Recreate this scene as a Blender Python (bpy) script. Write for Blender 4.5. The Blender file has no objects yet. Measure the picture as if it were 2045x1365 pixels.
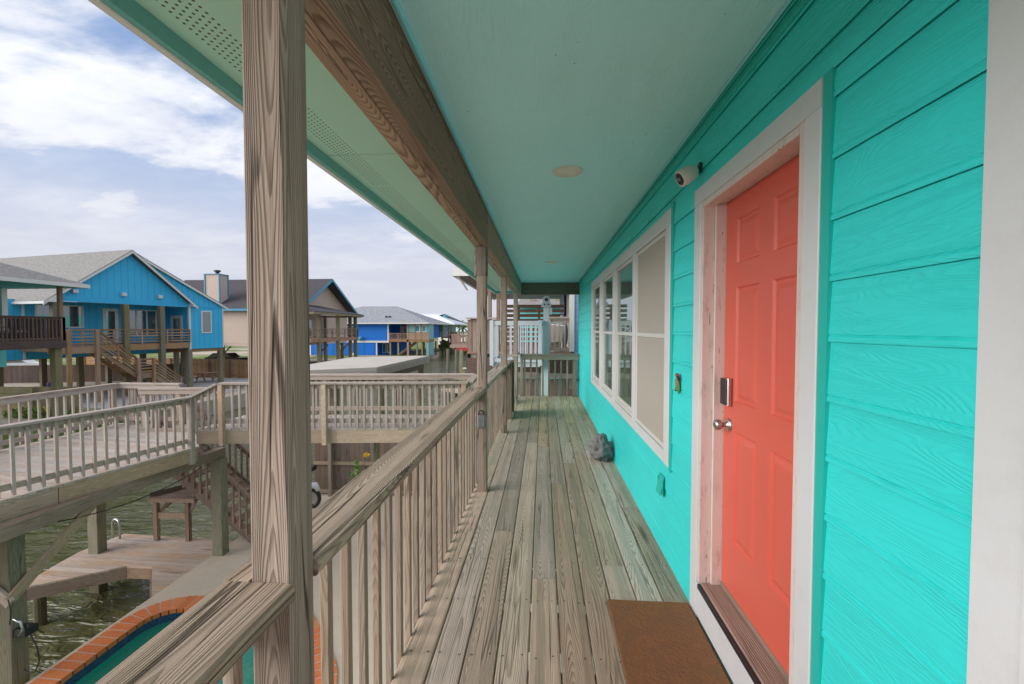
import bpy, math, random
from mathutils import Vector, Matrix
random.seed(7)
SC = bpy.context.scene
COL = SC.collection
V3 = Vector
# ------------------------------------------------------------------ node helpers
class NT:
    def __init__(s, tree):
        s.t = tree; s.n = tree.nodes; s.l = tree.links
    def node(s, typ, **k):
        nd = s.n.new(typ)
        for a, b in k.items(): setattr(nd, a, b)
        return nd
    def link(s, a, b): s.l.new(a, b)
    def put(s, sock, v):
        if v is None: return
        if isinstance(v, bpy.types.NodeSocket): s.l.new(v, sock)
        else: sock.default_value = v
    def math(s, op, a, b=None, c=None, clamp=False):
        nd = s.node('ShaderNodeMath', operation=op); nd.use_clamp = clamp
        s.put(nd.inputs[0], a); s.put(nd.inputs[1], b)
        if c is not None: s.put(nd.inputs[2], c)
        return nd.outputs[0]
    def mix(s, f, a, b, mode='MIX'):
        nd = s.node('ShaderNodeMix', data_type='RGBA', blend_type=mode)
        s.put(nd.inputs['Factor'], f); s.put(nd.inputs['A'], rgb(a)); s.put(nd.inputs['B'], rgb(b))
        return nd.outputs['Result']
    def noise(s, vec, scale=1., detail=3., rough=.5, dist=0.):
        nd = s.node('ShaderNodeTexNoise')
        s.put(nd.inputs['Vector'], vec); nd.inputs['Scale'].default_value = scale
        nd.inputs['Detail'].default_value = detail; nd.inputs['Roughness'].default_value = rough
        nd.inputs['Distortion'].default_value = dist
        return nd.outputs['Fac']
    def ramp(s, f, stops, interp='LINEAR'):
        nd = s.node('ShaderNodeValToRGB'); cr = nd.color_ramp; cr.interpolation = interp
        while len(cr.elements) < len(stops): cr.elements.new(.5)
        for e, (p, c) in zip(cr.elements, stops):
            e.position = p
            if isinstance(c, (int, float)): c = (c, c, c)
            e.color = (*c[:3], 1)
        s.put(nd.inputs[0], f)
        return nd.outputs[0]
    def mr(s, f, a, b, c=0., d=1.):
        nd = s.node('ShaderNodeMapRange'); nd.interpolation_type = 'SMOOTHSTEP'
        s.put(nd.inputs[0], f)
        for i, v in enumerate((a, b, c, d)): nd.inputs[i+1].default_value = v
        return nd.outputs[0]
    def sep(s, v):
        nd = s.node('ShaderNodeSeparateXYZ'); s.put(nd.inputs[0], v); return nd.outputs
    def comb(s, x, y, z):
        nd = s.node('ShaderNodeCombineXYZ')
        for i, v in enumerate((x, y, z)): s.put(nd.inputs[i], v)
        return nd.outputs[0]
    def bump(s, h, strength=.3, dist=.01, normal=None):
        nd = s.node('ShaderNodeBump'); s.put(nd.inputs['Height'], h)
        nd.inputs['Strength'].default_value = strength; nd.inputs['Distance'].default_value = dist
        if normal is not None: s.put(nd.inputs['Normal'], normal)
        return nd.outputs[0]
def rgb(c):
    if isinstance(c, tuple) and len(c) == 3: return (*c, 1)
    return c
MATS = {}
def newmat(name):
    m = bpy.data.materials.new(name); m.use_nodes = True
    t = NT(m.node_tree); p = m.node_tree.nodes['Principled BSDF']
    MATS[name] = m
    return m, t, p
def setp(p, t, color=None, rough=.6, metal=0., spec=.5, normal=None):
    t.put(p.inputs['Base Color'], rgb(color)); t.put(p.inputs['Roughness'], rough)
    p.inputs['Metallic'].default_value = metal; p.inputs['Specular IOR Level'].default_value = spec
    if normal is not None: t.put(p.inputs['Normal'], normal)
def uvr(t):
    uv = t.node('ShaderNodeUVMap'); o = t.sep(uv.outputs[0])
    at = t.node('ShaderNodeAttribute', attribute_name='rnd')
    oi = t.node('ShaderNodeObjectInfo')
    r = t.math('FRACT', t.math('ADD', at.outputs['Fac'], oi.outputs['Random']))
    return o[0], o[1], r
def wood(name, light, dark, rings=9., gate0=.48, contrast=.75, bump=.35, vs=7., us=.7, crack=.6, stain=None, stainamt=.5, rough=.8, vary=.22, zstain=None):
    m, t, p = newmat(name)
    u, v, r = uvr(t)
    r1 = t.math('MULTIPLY', r, 173.); r2 = t.math('MULTIPLY', r, 71.)
    vo = t.node('ShaderNodeTexVoronoi'); vo.inputs['Scale'].default_value = 1.
    t.put(vo.inputs['Vector'], t.comb(t.math('ADD', t.math('MULTIPLY', u, .42), r1), t.math('ADD', t.math('MULTIPLY', v, 3.2), r2), r1))
    kd = vo.outputs['Distance']
    knot = t.mr(kd, .0, .3, 1., 0.)
    base = t.noise(t.comb(t.math('ADD', t.math('MULTIPLY', u, us), r1), t.math('ADD', t.math('MULTIPLY', v, vs), r2), r1), 1., 2., .45, .25)
    wob = t.noise(t.comb(t.math('ADD', t.math('MULTIPLY', u, 5.), r2), t.math('MULTIPLY', v, 40.), r1), 1., 2., .5)
    # growth rings of a flat-sawn board: distance from a pith line whose depth drifts along the board
    dpt = t.math('MULTIPLY', t.math('SUBTRACT', t.noise(t.comb(t.math('ADD', t.math('MULTIPLY', u, us*.9), r1), r2, t.math('MULTIPLY', v, 1.5)), 1., 2., .45), .42), .34)
    vv = t.math('SUBTRACT', t.math('PINGPONG', t.math('ADD', v, t.math('MULTIPLY', r, .35)), .10), .045)
    vv = t.math('ADD', vv, t.math('MULTIPLY', t.math('SUBTRACT', base, .5), .06))
    rad = t.math('SQRT', t.math('ADD', t.math('POWER', vv, 2.), t.math('POWER', dpt, 2.)))
    fld = t.math('ADD', t.math('MULTIPLY', rad, rings*12.), t.math('ADD', t.math('MULTIPLY', knot, 1.6), t.math('MULTIPLY', wob, .8)))
    fr = t.math('FRACT', fld)
    ring = t.ramp(fr, [(0, .05), (.40, .12), (.70, .8), (.84, 1.), (.93, .75), (1., .05)])
    fine = t.noise(t.comb(t.math('MULTIPLY', u, 7.), t.math('MULTIPLY', v, 420.), r2), 1., 3., .6)
    fine2 = t.noise(t.comb(t.math('MULTIPLY', u, 2.2), t.math('MULTIPLY', v, 90.), r1), 1., 3., .6)
    f = t.math('MULTIPLY', ring, contrast)
    f = t.math('ADD', f, t.math('MULTIPLY', t.math('SUBTRACT', fine2, .5), .9), clamp=True)
    col = t.mix(f, light, dark)
    col = t.mix(t.mr(fine, .35, .7, 0., .28), col, dark)
    if crack:
        cn = t.noise(t.comb(t.math('ADD', t.math('MULTIPLY', u, .8), r2), t.math('ADD', t.math('MULTIPLY', v, 22.), r1), r2), 1., 1.5, .4)
        ck = t.ramp(t.math('ABSOLUTE', t.math('SUBTRACT', cn, .5)), [(0, 1.), (.010, .85), (.026, 0.)])
        gate = t.mr(t.noise(t.comb(t.math('MULTIPLY', u, 1.3), t.math('MULTIPLY', v, 9.), r1), 1., 1.), gate0, gate0+.12)
        ck = t.math('MULTIPLY', ck, gate)
        col = t.mix(t.math('MULTIPLY', ck, crack), col, (dark[0]*.22, dark[1]*.2, dark[2]*.2))
    core = t.mr(kd, .03, .10, 1., 0.)
    col = t.mix(t.math('MULTIPLY', core, .75), col, (dark[0]*.45, dark[1]*.38, dark[2]*.35))
    # weather blotches and per-board tone
    geo = t.node('ShaderNodeNewGeometry')
    bl = t.noise(geo.outputs['Position'], 1.7, 4., .6)
    val = t.math('ADD', t.math('MULTIPLY', t.math('SUBTRACT', r, .5), vary*2), t.math('ADD', .82, t.math('MULTIPLY', bl, .36)))
    hv = t.node('ShaderNodeHueSaturation'); t.put(hv.inputs['Value'], val); t.put(hv.inputs['Saturation'], t.math('ADD', .74, t.math('MULTIPLY', t.math('FRACT', t.math('MULTIPLY', r, 7.3)), .42))); t.put(hv.inputs['Color'], col)
    col = hv.outputs[0]
    if stain:
        sn = t.noise(t.comb(t.math('MULTIPLY', u, .9), t.math('MULTIPLY', v, 3.), r2), 1., 3., .6)
        col = t.mix(t.math('MULTIPLY', t.mr(sn, .45, .7), stainamt), col, stain, 'MIX')
    if zstain:
        c2, axis, a, b, amt = zstain
        ps = t.sep(geo.outputs['Position'])[axis]
        zf = t.mr(t.math('ADD', ps, t.math('MULTIPLY', t.math('SUBTRACT', bl, .5), abs(b-a))), a, b, 0., amt)
        col = t.mix(zf, col, c2, 'MULTIPLY')
    h = t.math('ADD', t.math('MULTIPLY', ring, .6), t.math('MULTIPLY', fine2, .8))
    if crack: h = t.math('SUBTRACT', h, t.math('MULTIPLY', ck, 2.))
    setp(p, t, col, rough, spec=.25, normal=t.bump(h, bump, .003))
    return m
def paint(name, color, rough=.5, spec=.4, vary=.12, bump=.15, dirt=None, dirtamt=.3, nscale=2., grain=0., dirtscale=3.):
    m, t, p = newmat(name)
    geo = t.node('ShaderNodeNewGeometry'); pos = geo.outputs['Position']
    n = t.noise(pos, nscale, 5., .6)
    k = 1-vary
    col = t.mix(n, tuple(c*k for c in color), tuple(min(1, c*(1+vary)) for c in color))
    if dirt:
        dn = t.noise(pos, dirtscale, 6., .65)
        col = t.mix(t.math('MULTIPLY', t.mr(dn, .5, .72), dirtamt), col, dirt)
    h = t.noise(pos, 90., 3., .6)
    nrm = t.bump(h, bump, .002)
    if grain:
        u, v, r = uvr(t)
        r1 = t.math('MULTIPLY', r, 173.)
        b = t.noise(t.comb(t.math('ADD', t.math('MULTIPLY', u, 1.1), r1), t.math('ADD', t.math('MULTIPLY', v, 8.5), r1), r1), 1., 2., .5, .4)
        w = t.noise(t.comb(t.math('MULTIPLY', u, 12.), t.math('MULTIPLY', v, 50.), r1), 1., 2.)
        fr = t.math('FRACT', t.math('ADD', t.math('MULTIPLY', b, 34.), t.math('MULTIPLY', w, .7)))
        rg = t.ramp(fr, [(0, 0.), (.35, .15), (.6, 1.), (.8, .9), (1., 0.)])
        msk = t.mr(t.noise(t.comb(t.math('MULTIPLY', u, 2.), t.math('MULTIPLY', v, 8.), r1), 1., 2.), .3, .6, .25, 1.)
        rg = t.math('MULTIPLY', rg, msk)
        nrm = t.bump(rg, grain, .003, nrm)
        col = t.mix(t.math('MULTIPLY', rg, .08), col, tuple(c*.55 for c in color))
    setp(p, t, col, rough, spec=spec, normal=nrm)
    return m
def plain(name, color, rough=.5, metal=0., spec=.5, vary=.1):
    m, t, p = newmat(name)
    geo = t.node('ShaderNodeNewGeometry')
    n = t.noise(geo.outputs['Position'], 14., 4., .6)
    col = t.mix(n, tuple(c*(1-vary) for c in color), tuple(min(1, c*(1+vary)) for c in color))
    setp(p, t, col, rough, metal, spec)
    return m
# ------------------------------------------------------------------ materials
wood('porch_post_wood', (.39, .31, .255), (.13, .092, .07), gate0=.43, rings=27, contrast=.72, bump=.9, vs=9., us=.30, crack=.9)
wood('rail_cap_wood', (.45, .35, .27), (.18, .13, .095), gate0=.42, rings=25, contrast=.66, bump=.8, vs=8., us=.4, crack=.7)
wood('baluster_wood', (.39, .305, .24), (.19, .14, .10), rings=16, contrast=.6, bump=.5, vs=12., us=.5, crack=.5, vary=.16)
wood('porch_deck_wood', (.63, .49, .375), (.23, .165, .118), rings=19, contrast=.62, bump=.8, vs=9., us=.38, crack=.5, vary=.22,
     stain=(.33, .29, .20), stainamt=.4, zstain=((.76, .82, .66), 1, 4.2, 7.5, .7))
wood('beam_wood', (.42, .29, .21), (.15, .09, .06), rings=18, contrast=.8, bump=.5, vs=7., us=.5, crack=.6)
wood('end_beam_wood', (.22, .165, .12), (.10, .07, .05), rings=6, bump=.3)
wood('green_rail_wood', (.28, .255, .18), (.14, .12, .085), rings=6, bump=.3)
wood('gate_post_wood', (.30, .205, .135), (.15, .095, .06), rings=5, bump=.3)
wood('walkway_wood', (.50, .42, .355), (.28, .215, .17), rings=8, contrast=.6, bump=.3, vs=6., crack=.35, vary=.14)
wood('walkway_rim_wood', (.50, .385, .28), (.24, .165, .115), rings=13, contrast=.65, bump=.3, vs=5., us=.5, crack=.3)
wood('dark_beam_wood', (.36, .26, .175), (.17, .115, .075), rings=6, contrast=.5, bump=.3, vs=5.)
wood('green_pile_wood', (.29, .255, .155), (.14, .125, .075), rings=6, contrast=.6, bump=.35, vs=5., us=.5, zstain=((.45, .42, .33), 2, -2.7, -4.0, .8))
wood('stair_wood', (.33, .235, .175), (.17, .115, .085), rings=5, contrast=.5, bump=.3)
wood('dock_wood', (.58, .45, .365), (.36, .25, .19), rings=4, contrast=.4, bump=.3, vs=6., stain=(.52, .30, .14), stainamt=.55, vary=.12)
wood('brown_fence_wood', (.23, .165, .125), (.12, .08, .06), rings=4, contrast=.4, bump=.3, vary=.18)
wood('new_fence_wood', (.36, .20, .09), (.24, .12, .05), rings=4, contrast=.4, bump=.2, vary=.12)
wood('tan_fence_wood', (.33, .27, .15), (.22, .17, .09), rings=4, contrast=.4, bump=.2, vary=.1)
wood('new_deck_wood', (.42, .265, .155), (.26, .15, .08), rings=5, contrast=.5, bump=.2, vary=.15)
wood('brown_deck_wood', (.15, .095, .075), (.075, .045, .037), rings=5, contrast=.5, bump=.2, vary=.18)
wood('screen_wood', (.20, .135, .09), (.10, .065, .045), rings=5, contrast=.5, bump=.2, vary=.15)
wood('pink_deck_wood', (.42, .27, .20), (.26, .15, .11), rings=4, contrast=.4, bump=.2)
wood('threshold_wood', (.40, .27, .21), (.22, .14, .105), rings=4, contrast=.3, bump=.2)
TEAL = (.042, .76, .72)
paint('teal_siding_paint', TEAL, rough=.42, grain=.42, vary=.05, bump=.12, dirt=(.03, .55, .50), dirtamt=.2)
paint('teal_trim_paint', (.02, .50, .42), rough=.42, vary=.06, bump=.1)
paint('ceiling_paint', (.50, .86, .86), rough=.6, grain=.3, vary=.04, dirt=(.42, .72, .70), dirtamt=.12, dirtscale=1.2)
paint('ceiling_trim_paint', (.28, .75, .82), rough=.45, vary=.06)
paint('fascia_paint', (.16, .44, .41), rough=.5, vary=.08)
paint('white_trim_paint', (.70, .69, .69), rough=.42, vary=.03, bump=.35, dirt=(.52, .48, .43), dirtamt=.16, dirtscale=11.)
paint('window_frame_paint', (.66, .64, .59), rough=.4, vary=.03, bump=.1)
paint('eave_white', (.74, .71, .66), rough=.4, vary=.05)
paint('vinyl_white', (.60, .63, .66), rough=.3, vary=.02)
paint('lift_paint', (.58, .70, .70), rough=.35, vary=.06, dirt=(.45, .5, .48), dirtamt=.3)
paint('house_blue_paint', (.045, .44, .74), rough=.6, vary=.08)
paint('royal_blue_paint', (.006, .16, .60), rough=.6, vary=.06)
paint('house_teal_paint', (.16, .66, .62), rough=.6, vary=.06)
paint('pale_teal_paint', (.20, .45, .44), rough=.6, vary=.06)
paint('beige_siding_paint', (.60, .47, .39), rough=.6, vary=.06)
paint('neighbour_blue_paint', (.27, .42, .58), rough=.6, vary=.05)
paint('boathouse_roof_paint', (.52, .47, .40), rough=.85, vary=.1, dirt=(.40, .35, .29), dirtamt=.5, dirtscale=1.)
paint('blue_edge_paint', (.05, .30, .45), rough=.5)
paint('metal_roof_white', (.66, .69, .72), rough=.35, vary=.05)
plain('brushed_nickel', (.55, .53, .5), .28, 1.)
plain('galvanised_steel', (.55, .56, .56), .35, 1.)
plain('black_plastic', (.02, .02, .022), .4)
plain('dark_metal', (.05, .05, .05), .5, .6)
plain('grey_plastic', (.22, .22, .22), .45)
plain('camera_shell', (.74, .68, .62), .35)
plain('lens_black', (.006, .006, .008), .1)
plain('light_trim', (.72, .66, .55), .5)
plain('blue_plastic', (.02, .03, .25), .4)
plain('green_leaf_dark', (.06, .12, .03), .6, vary=.5)
plain('green_leaf', (.12, .24, .035), .55, vary=.45)
plain('palm_leaf', (.09, .16, .05), .6, vary=.4)
plain('bark', (.17, .12, .08), .9, vary=.3)
plain('yellow_petal', (.85, .52, .02), .5, vary=.2)
plain('red_cloth', (.55, .03, .04), .8)
plain('blue_cloth', (.04, .08, .38), .8)
plain('cushion_cloth', (.55, .51, .44), .9)
plain('grey_cover', (.24, .25, .26), .8, vary=.3)
plain('car_paint_dark', (.03, .03, .035), .25)
plain('car_paint_white', (.7, .7, .7), .25)
plain('ornament_red', (.35, .03, .04), .5)
plain('ornament_ochre', (.30, .18, .07), .6, vary=.5)
plain('ornament_green', (.07, .25, .04), .5)
plain('turquoise_plastic', (.05, .55, .5), .5)
plain('nail_rust', (.09, .07, .06), .7)
plain('blind_cloth', (.85, .88, .85), .8)
plain('dark_void', (.02, .02, .02), .9)

def m_doorpaint():
    m, t, p = newmat('coral_door_paint')
    u, v, r = uvr(t)
    geo = t.node('ShaderNodeNewGeometry')
    ps = t.sep(geo.outputs['Position'])
    g = t.noise(t.comb(t.math('MULTIPLY', ps[1], 45.), t.math('MULTIPLY', ps[2], 2.5), 0.), 1., 3., .6)
    n = t.noise(geo.outputs['Position'], 1.6, 3.)
    col = t.mix(n, (.70, .118, .078), (.78, .15, .10))
    setp(p, t, col, .38, spec=.4, normal=t.bump(g, .10, .002))
m_doorpaint()
def m_jamb():
    m, t, p = newmat('worn_jamb_bounce_paint')
    geo = t.node('ShaderNodeNewGeometry'); ps = t.sep(geo.outputs['Position'])
    n = t.noise(t.comb(t.math('MULTIPLY', ps[0], 40.), t.math('MULTIPLY', ps[1], 40.), t.math('MULTIPLY', ps[2], 9.)), 1., 5., .65)
    col = t.mix(t.mr(n, .52, .68, 0., .5), (.76, .63, .58), (.50, .36, .30))  # pinkish base holds the coral door's reflected light; darker patches are wear
    chip = t.noise(t.comb(t.math('MULTIPLY', ps[0], 70.), t.math('MULTIPLY', ps[1], 70.), t.math('MULTIPLY', ps[2], 16.)), 1., 3., .5)
    col = t.mix(t.mr(chip, .69, .72, 0., .9), col, (.16, .075, .04))
    setp(p, t, col, .5, normal=t.bump(chip, .3, .003))
m_jamb()
def m_soffit():
    m, t, p = newmat('perforated_soffit_paint')
    geo = t.node('ShaderNodeNewGeometry'); ps = t.sep(geo.outputs['Position'])
    n = t.noise(geo.outputs['Position'], 2., 4., .6)
    col = t.mix(n, (.44, .70, .56), (.52, .78, .64))
    # drilled vent holes, six staggered rows
    a = t.math('SUBTRACT', t.math('FRACT', t.math('DIVIDE', ps[0], .022)), .5)
    row = t.math('FLOOR', t.math('DIVIDE', ps[0], .022))
    sh = t.math('MULTIPLY', t.math('MODULO', row, 2.), .5)
    b = t.math('SUBTRACT', t.math('FRACT', t.math('ADD', t.math('DIVIDE', ps[1], .026), sh)), .5)
    d = t.math('SQRT', t.math('ADD', t.math('POWER', a, 2.), t.math('POWER', b, 2.)))
    hole = t.mr(d, .17, .24, 1., 0.)
    band = t.math('MULTIPLY', t.math('GREATER_THAN', ps[0], -1.188), t.math('LESS_THAN', ps[0], -1.056))
    wob = t.noise(t.comb(ps[1], 0., 0.), 3.5, 2.)
    gap = t.math('GREATER_THAN', wob, .36)
    hole = t.math('MULTIPLY', t.math('MULTIPLY', hole, band), gap)
    col = t.mix(hole, col, (.07, .05, .03))
    seam = t.math('LESS_THAN', t.math('FRACT', t.math('DIVIDE', ps[1], 2.44)), .002)
    col = t.mix(seam, col, (.15, .25, .2))
    setp(p, t, col, .6)
m_soffit()
def m_glass(name, dark, refl=.45, rough=.02):
    m, t, p = newmat(name)
    geo = t.node('ShaderNodeNewGeometry')
    n = t.noise(geo.outputs['Position'], 1.3, 3.)
    g = t.node('ShaderNodeBsdfGlossy'); g.inputs['Roughness'].default_value = rough
    g.inputs['Color'].default_value = (.85, .9, .9, 1)
    setp(p, t, t.mix(n, tuple(c*.6 for c in dark), tuple(c*1.3 for c in dark)), .3)
    lw = t.node('ShaderNodeLayerWeight'); lw.inputs[0].default_value = .35
    f = t.math('ADD', t.math('MULTIPLY', lw.outputs['Fresnel'], .6), refl, clamp=True)
    mx = t.node('ShaderNodeMixShader'); t.put(mx.inputs[0], f)
    t.link(p.outputs[0], mx.inputs[1]); t.link(g.outputs[0], mx.inputs[2])
    t.link(mx.outputs[0], t.n['Material Output'].inputs[0])
def m_clear():
    m, t, p = newmat('window_glass')
    g = t.node('ShaderNodeBsdfGlossy'); g.inputs['Roughness'].default_value = .015; g.inputs['Color'].default_value = (.9, .95, .95, 1)
    tr = t.node('ShaderNodeBsdfTransparent'); tr.inputs[0].default_value = (.90, .95, .92, 1)
    lw = t.node('ShaderNodeLayerWeight'); lw.inputs[0].default_value = .45
    mx = t.node('ShaderNodeMixShader'); t.put(mx.inputs[0], t.math('ADD', t.math('MULTIPLY', lw.outputs['Fresnel'], .45), .12, clamp=True))
    t.link(tr.outputs[0], mx.inputs[1]); t.link(g.outputs[0], mx.inputs[2]); t.link(mx.outputs[0], t.n['Material Output'].inputs[0])
m_clear()
m_glass('far_glass', (.03, .045, .05), .18, .05)
m_glass('glass_teal', (.05, .35, .42), .15, .1)
def m_blind():
    m, t, p = newmat('blind_slats')
    geo = t.node('ShaderNodeNewGeometry'); ps = t.sep(geo.outputs['Position'])
    f = t.math('FRACT', t.math('DIVIDE', ps[1], .085))
    col = t.mix(t.mr(f, .0, .9), (.10, .13, .12), (.34, .40, .37))
    setp(p, t, col, .7)
m_blind()
def m_mesh():
    m, t, p = newmat('insect_screen')
    u, v, r = uvr(t)
    geo = t.node('ShaderNodeNewGeometry'); ps = t.sep(geo.outputs['Position'])
    n1 = t.noise(t.comb(0., t.math('MULTIPLY', ps[1], 300.), t.math('MULTIPLY', ps[2], 12.)), 1., 2.)
    n2 = t.noise(t.comb(0., t.math('MULTIPLY', ps[1], 12.), t.math('MULTIPLY', ps[2], 300.)), 1., 2.)
    n = t.math('MULTIPLY', t.math('ADD', n1, n2), .5)
    setp(p, t, t.mix(n, (.36, .315, .265), (.52, .47, .41)), .8, spec=.15)
m_mesh()
def m_shingle(name, a, b, sx=3.3, sy=7., big=2.4):
    m, t, p = newmat(name)
    u, v, r = uvr(t)
    br = t.node('ShaderNodeTexBrick'); br.offset = .5
    t.put(br.inputs['Vector'], t.comb(t.math('MULTIPLY', u, sx), t.math('MULTIPLY', v, sy), 0.))
    br.inputs['Color1'].default_value = rgb(a); br.inputs['Color2'].default_value = rgb(b)
    br.inputs['Mortar'].default_value = rgb(tuple(c*.55 for c in a)); br.inputs['Scale'].default_value = 1.
    br.inputs['Mortar Size'].default_value = .05
    n = t.noise(t.comb(u, v, 0.), 9., 5., .7)
    n5 = t.noise(t.comb(t.math('MULTIPLY', u, 1.6), t.math('MULTIPLY', v, 3.5), 0.), big, 3., .8)
    col = t.mix(t.mr(n, .3, .7, 0., .3), br.outputs['Color'], b)
    col = t.mix(t.mr(n5, .42, .62, 0., .55), col, tuple(c*.55 for c in a))
    setp(p, t, col, .9, spec=.2)
m_shingle('grey_shingles', (.30, .28, .26), (.42, .40, .375))
m_shingle('dark_shingles', (.085, .075, .085), (.14, .125, .14))
m_shingle('light_shingles', (.27, .28, .31), (.56, .57, .59), big=.9)
def m_lines(name, color, pitch, axis, width=.06, depth=.5, kind='groove'):
    # boards or laps drawn as relief on a painted wall: u along, v up (metres)
    m, t, p = newmat(name)
    u, v, r = uvr(t)
    c = (u, v)[axis]
    f = t.math('FRACT', t.math('DIVIDE', c, pitch))
    g = t.math('LESS_THAN', f, width)
    geo = t.node('ShaderNodeNewGeometry')
    n = t.noise(geo.outputs['Position'], .8, 5., .6)
    col = t.mix(n, tuple(x*.88 for x in color), tuple(x*1.1 for x in color))
    col = t.mix(t.math('MULTIPLY', g, depth), col, tuple(x*.35 for x in color))
    setp(p, t, col, .6, spec=.3, normal=t.bump(f, .4, .01))
m_lines('blue_board_batten', (.055, .48, .78), .42, 0, .07, .55)
m_lines('royal_board_batten', (.006, .16, .60), .55, 0, .08, .5)
m_lines('beige_laps', (.60, .47, .39), .2, 1, .12, .4)
m_lines('teal_laps', (.16, .66, .62), .2, 1, .08, .3)
m_lines('neighbour_laps', (.27, .42, .58), .2, 1, .08, .45)
m_lines('metal_roof_ribs', (.66, .69, .72), .6, 0, .12, .45)
def m_water(name, col, col2, scale, bump, rough=.06, sx=1., sy=1., bdist=.05):
    m, t, p = newmat(name)
    geo = t.node('ShaderNodeNewGeometry'); ps = t.sep(geo.outputs['Position'])
    vec = t.comb(t.math('MULTIPLY', ps[0], sx), t.math('MULTIPLY', ps[1], sy), 0.)
    n1 = t.noise(vec, scale, 3., .55, .6); n2 = t.noise(vec, scale*.23, 3., .5, .3)
    h = t.math('ADD', n1, t.math('MULTIPLY', n2, 1.5))
    setp(p, t, t.mix(n2, col, col2), rough, spec=.5, normal=t.bump(h, bump, bdist))
    p.inputs['IOR'].default_value = 1.4
m_water('canal_water', (.085, .085, .035), (.13, .125, .055), 1.9, 1., .03, .7, 1.8, .24)
m_water('pool_water', (.01, .19, .125), (.02, .27, .18), 3., .25, .03, bdist=.02)
def m_ground(name, a, b, scale, bump=.3, c=None):
    m, t, p = newmat(name)
    geo = t.node('ShaderNodeNewGeometry')
    n = t.noise(geo.outputs['Position'], scale, 8., .65); n2 = t.noise(geo.outputs['Position'], scale*.12, 4., .6)
    col = t.mix(n, a, b)
    if c: col = t.mix(t.mr(n2, .45, .6), col, c)
    setp(p, t, col, .9, spec=.2, normal=t.bump(n, bump, .01))
m_ground('concrete', (.52, .43, .335), (.68, .57, .45), 5.)
m_ground('grey_concrete', (.34, .33, .32), (.48, .46, .44), 3.)
m_ground('grassy_bank', (.09, .14, .025), (.17, .24, .05), 1.2, .5, (.33, .27, .18))
m_ground('sand_lot', (.42, .34, .26), (.55, .46, .37), 1., .3, (.13, .18, .04))
m_ground('door_mat_fibre', (.20, .088, .038), (.40, .19, .09), 70., 1.4, (.27, .135, .07))
m_ground('rock_stone', (.09, .085, .085), (.40, .37, .36), 15., .9, (.17, .185, .18))
def m_brick():
    m, t, p = newmat('orange_brick')
    u, v, r = uvr(t)
    geo = t.node('ShaderNodeNewGeometry')
    n = t.noise(geo.outputs['Position'], 25., 6., .7)
    col = t.mix(r, (.60, .145, .03), (.72, .21, .06))
    col = t.mix(t.mr(n, .45, .75, 0., .45), col, (.75, .38, .20))
    setp(p, t, col, .75, normal=t.bump(n, .4, .004))
m_brick()
def m_tile():
    m, t, p = newmat('navy_tile')
    u, v, r = uvr(t)
    br = t.node('ShaderNodeTexBrick'); br.offset = 0.
    t.put(br.inputs['Vector'], t.comb(u, v, 0.)); br.inputs['Scale'].default_value = 13.
    br.inputs['Color1'].default_value = (.01, .04, .12, 1); br.inputs['Color2'].default_value = (.03, .10, .2, 1)
    br.inputs['Mortar'].default_value = (.06, .1, .12, 1); br.inputs['Brick Width'].default_value = .5; br.inputs['Mortar Size'].default_value = .03
    setp(p, t, br.outputs['Color'], .15)
m_tile()
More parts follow.
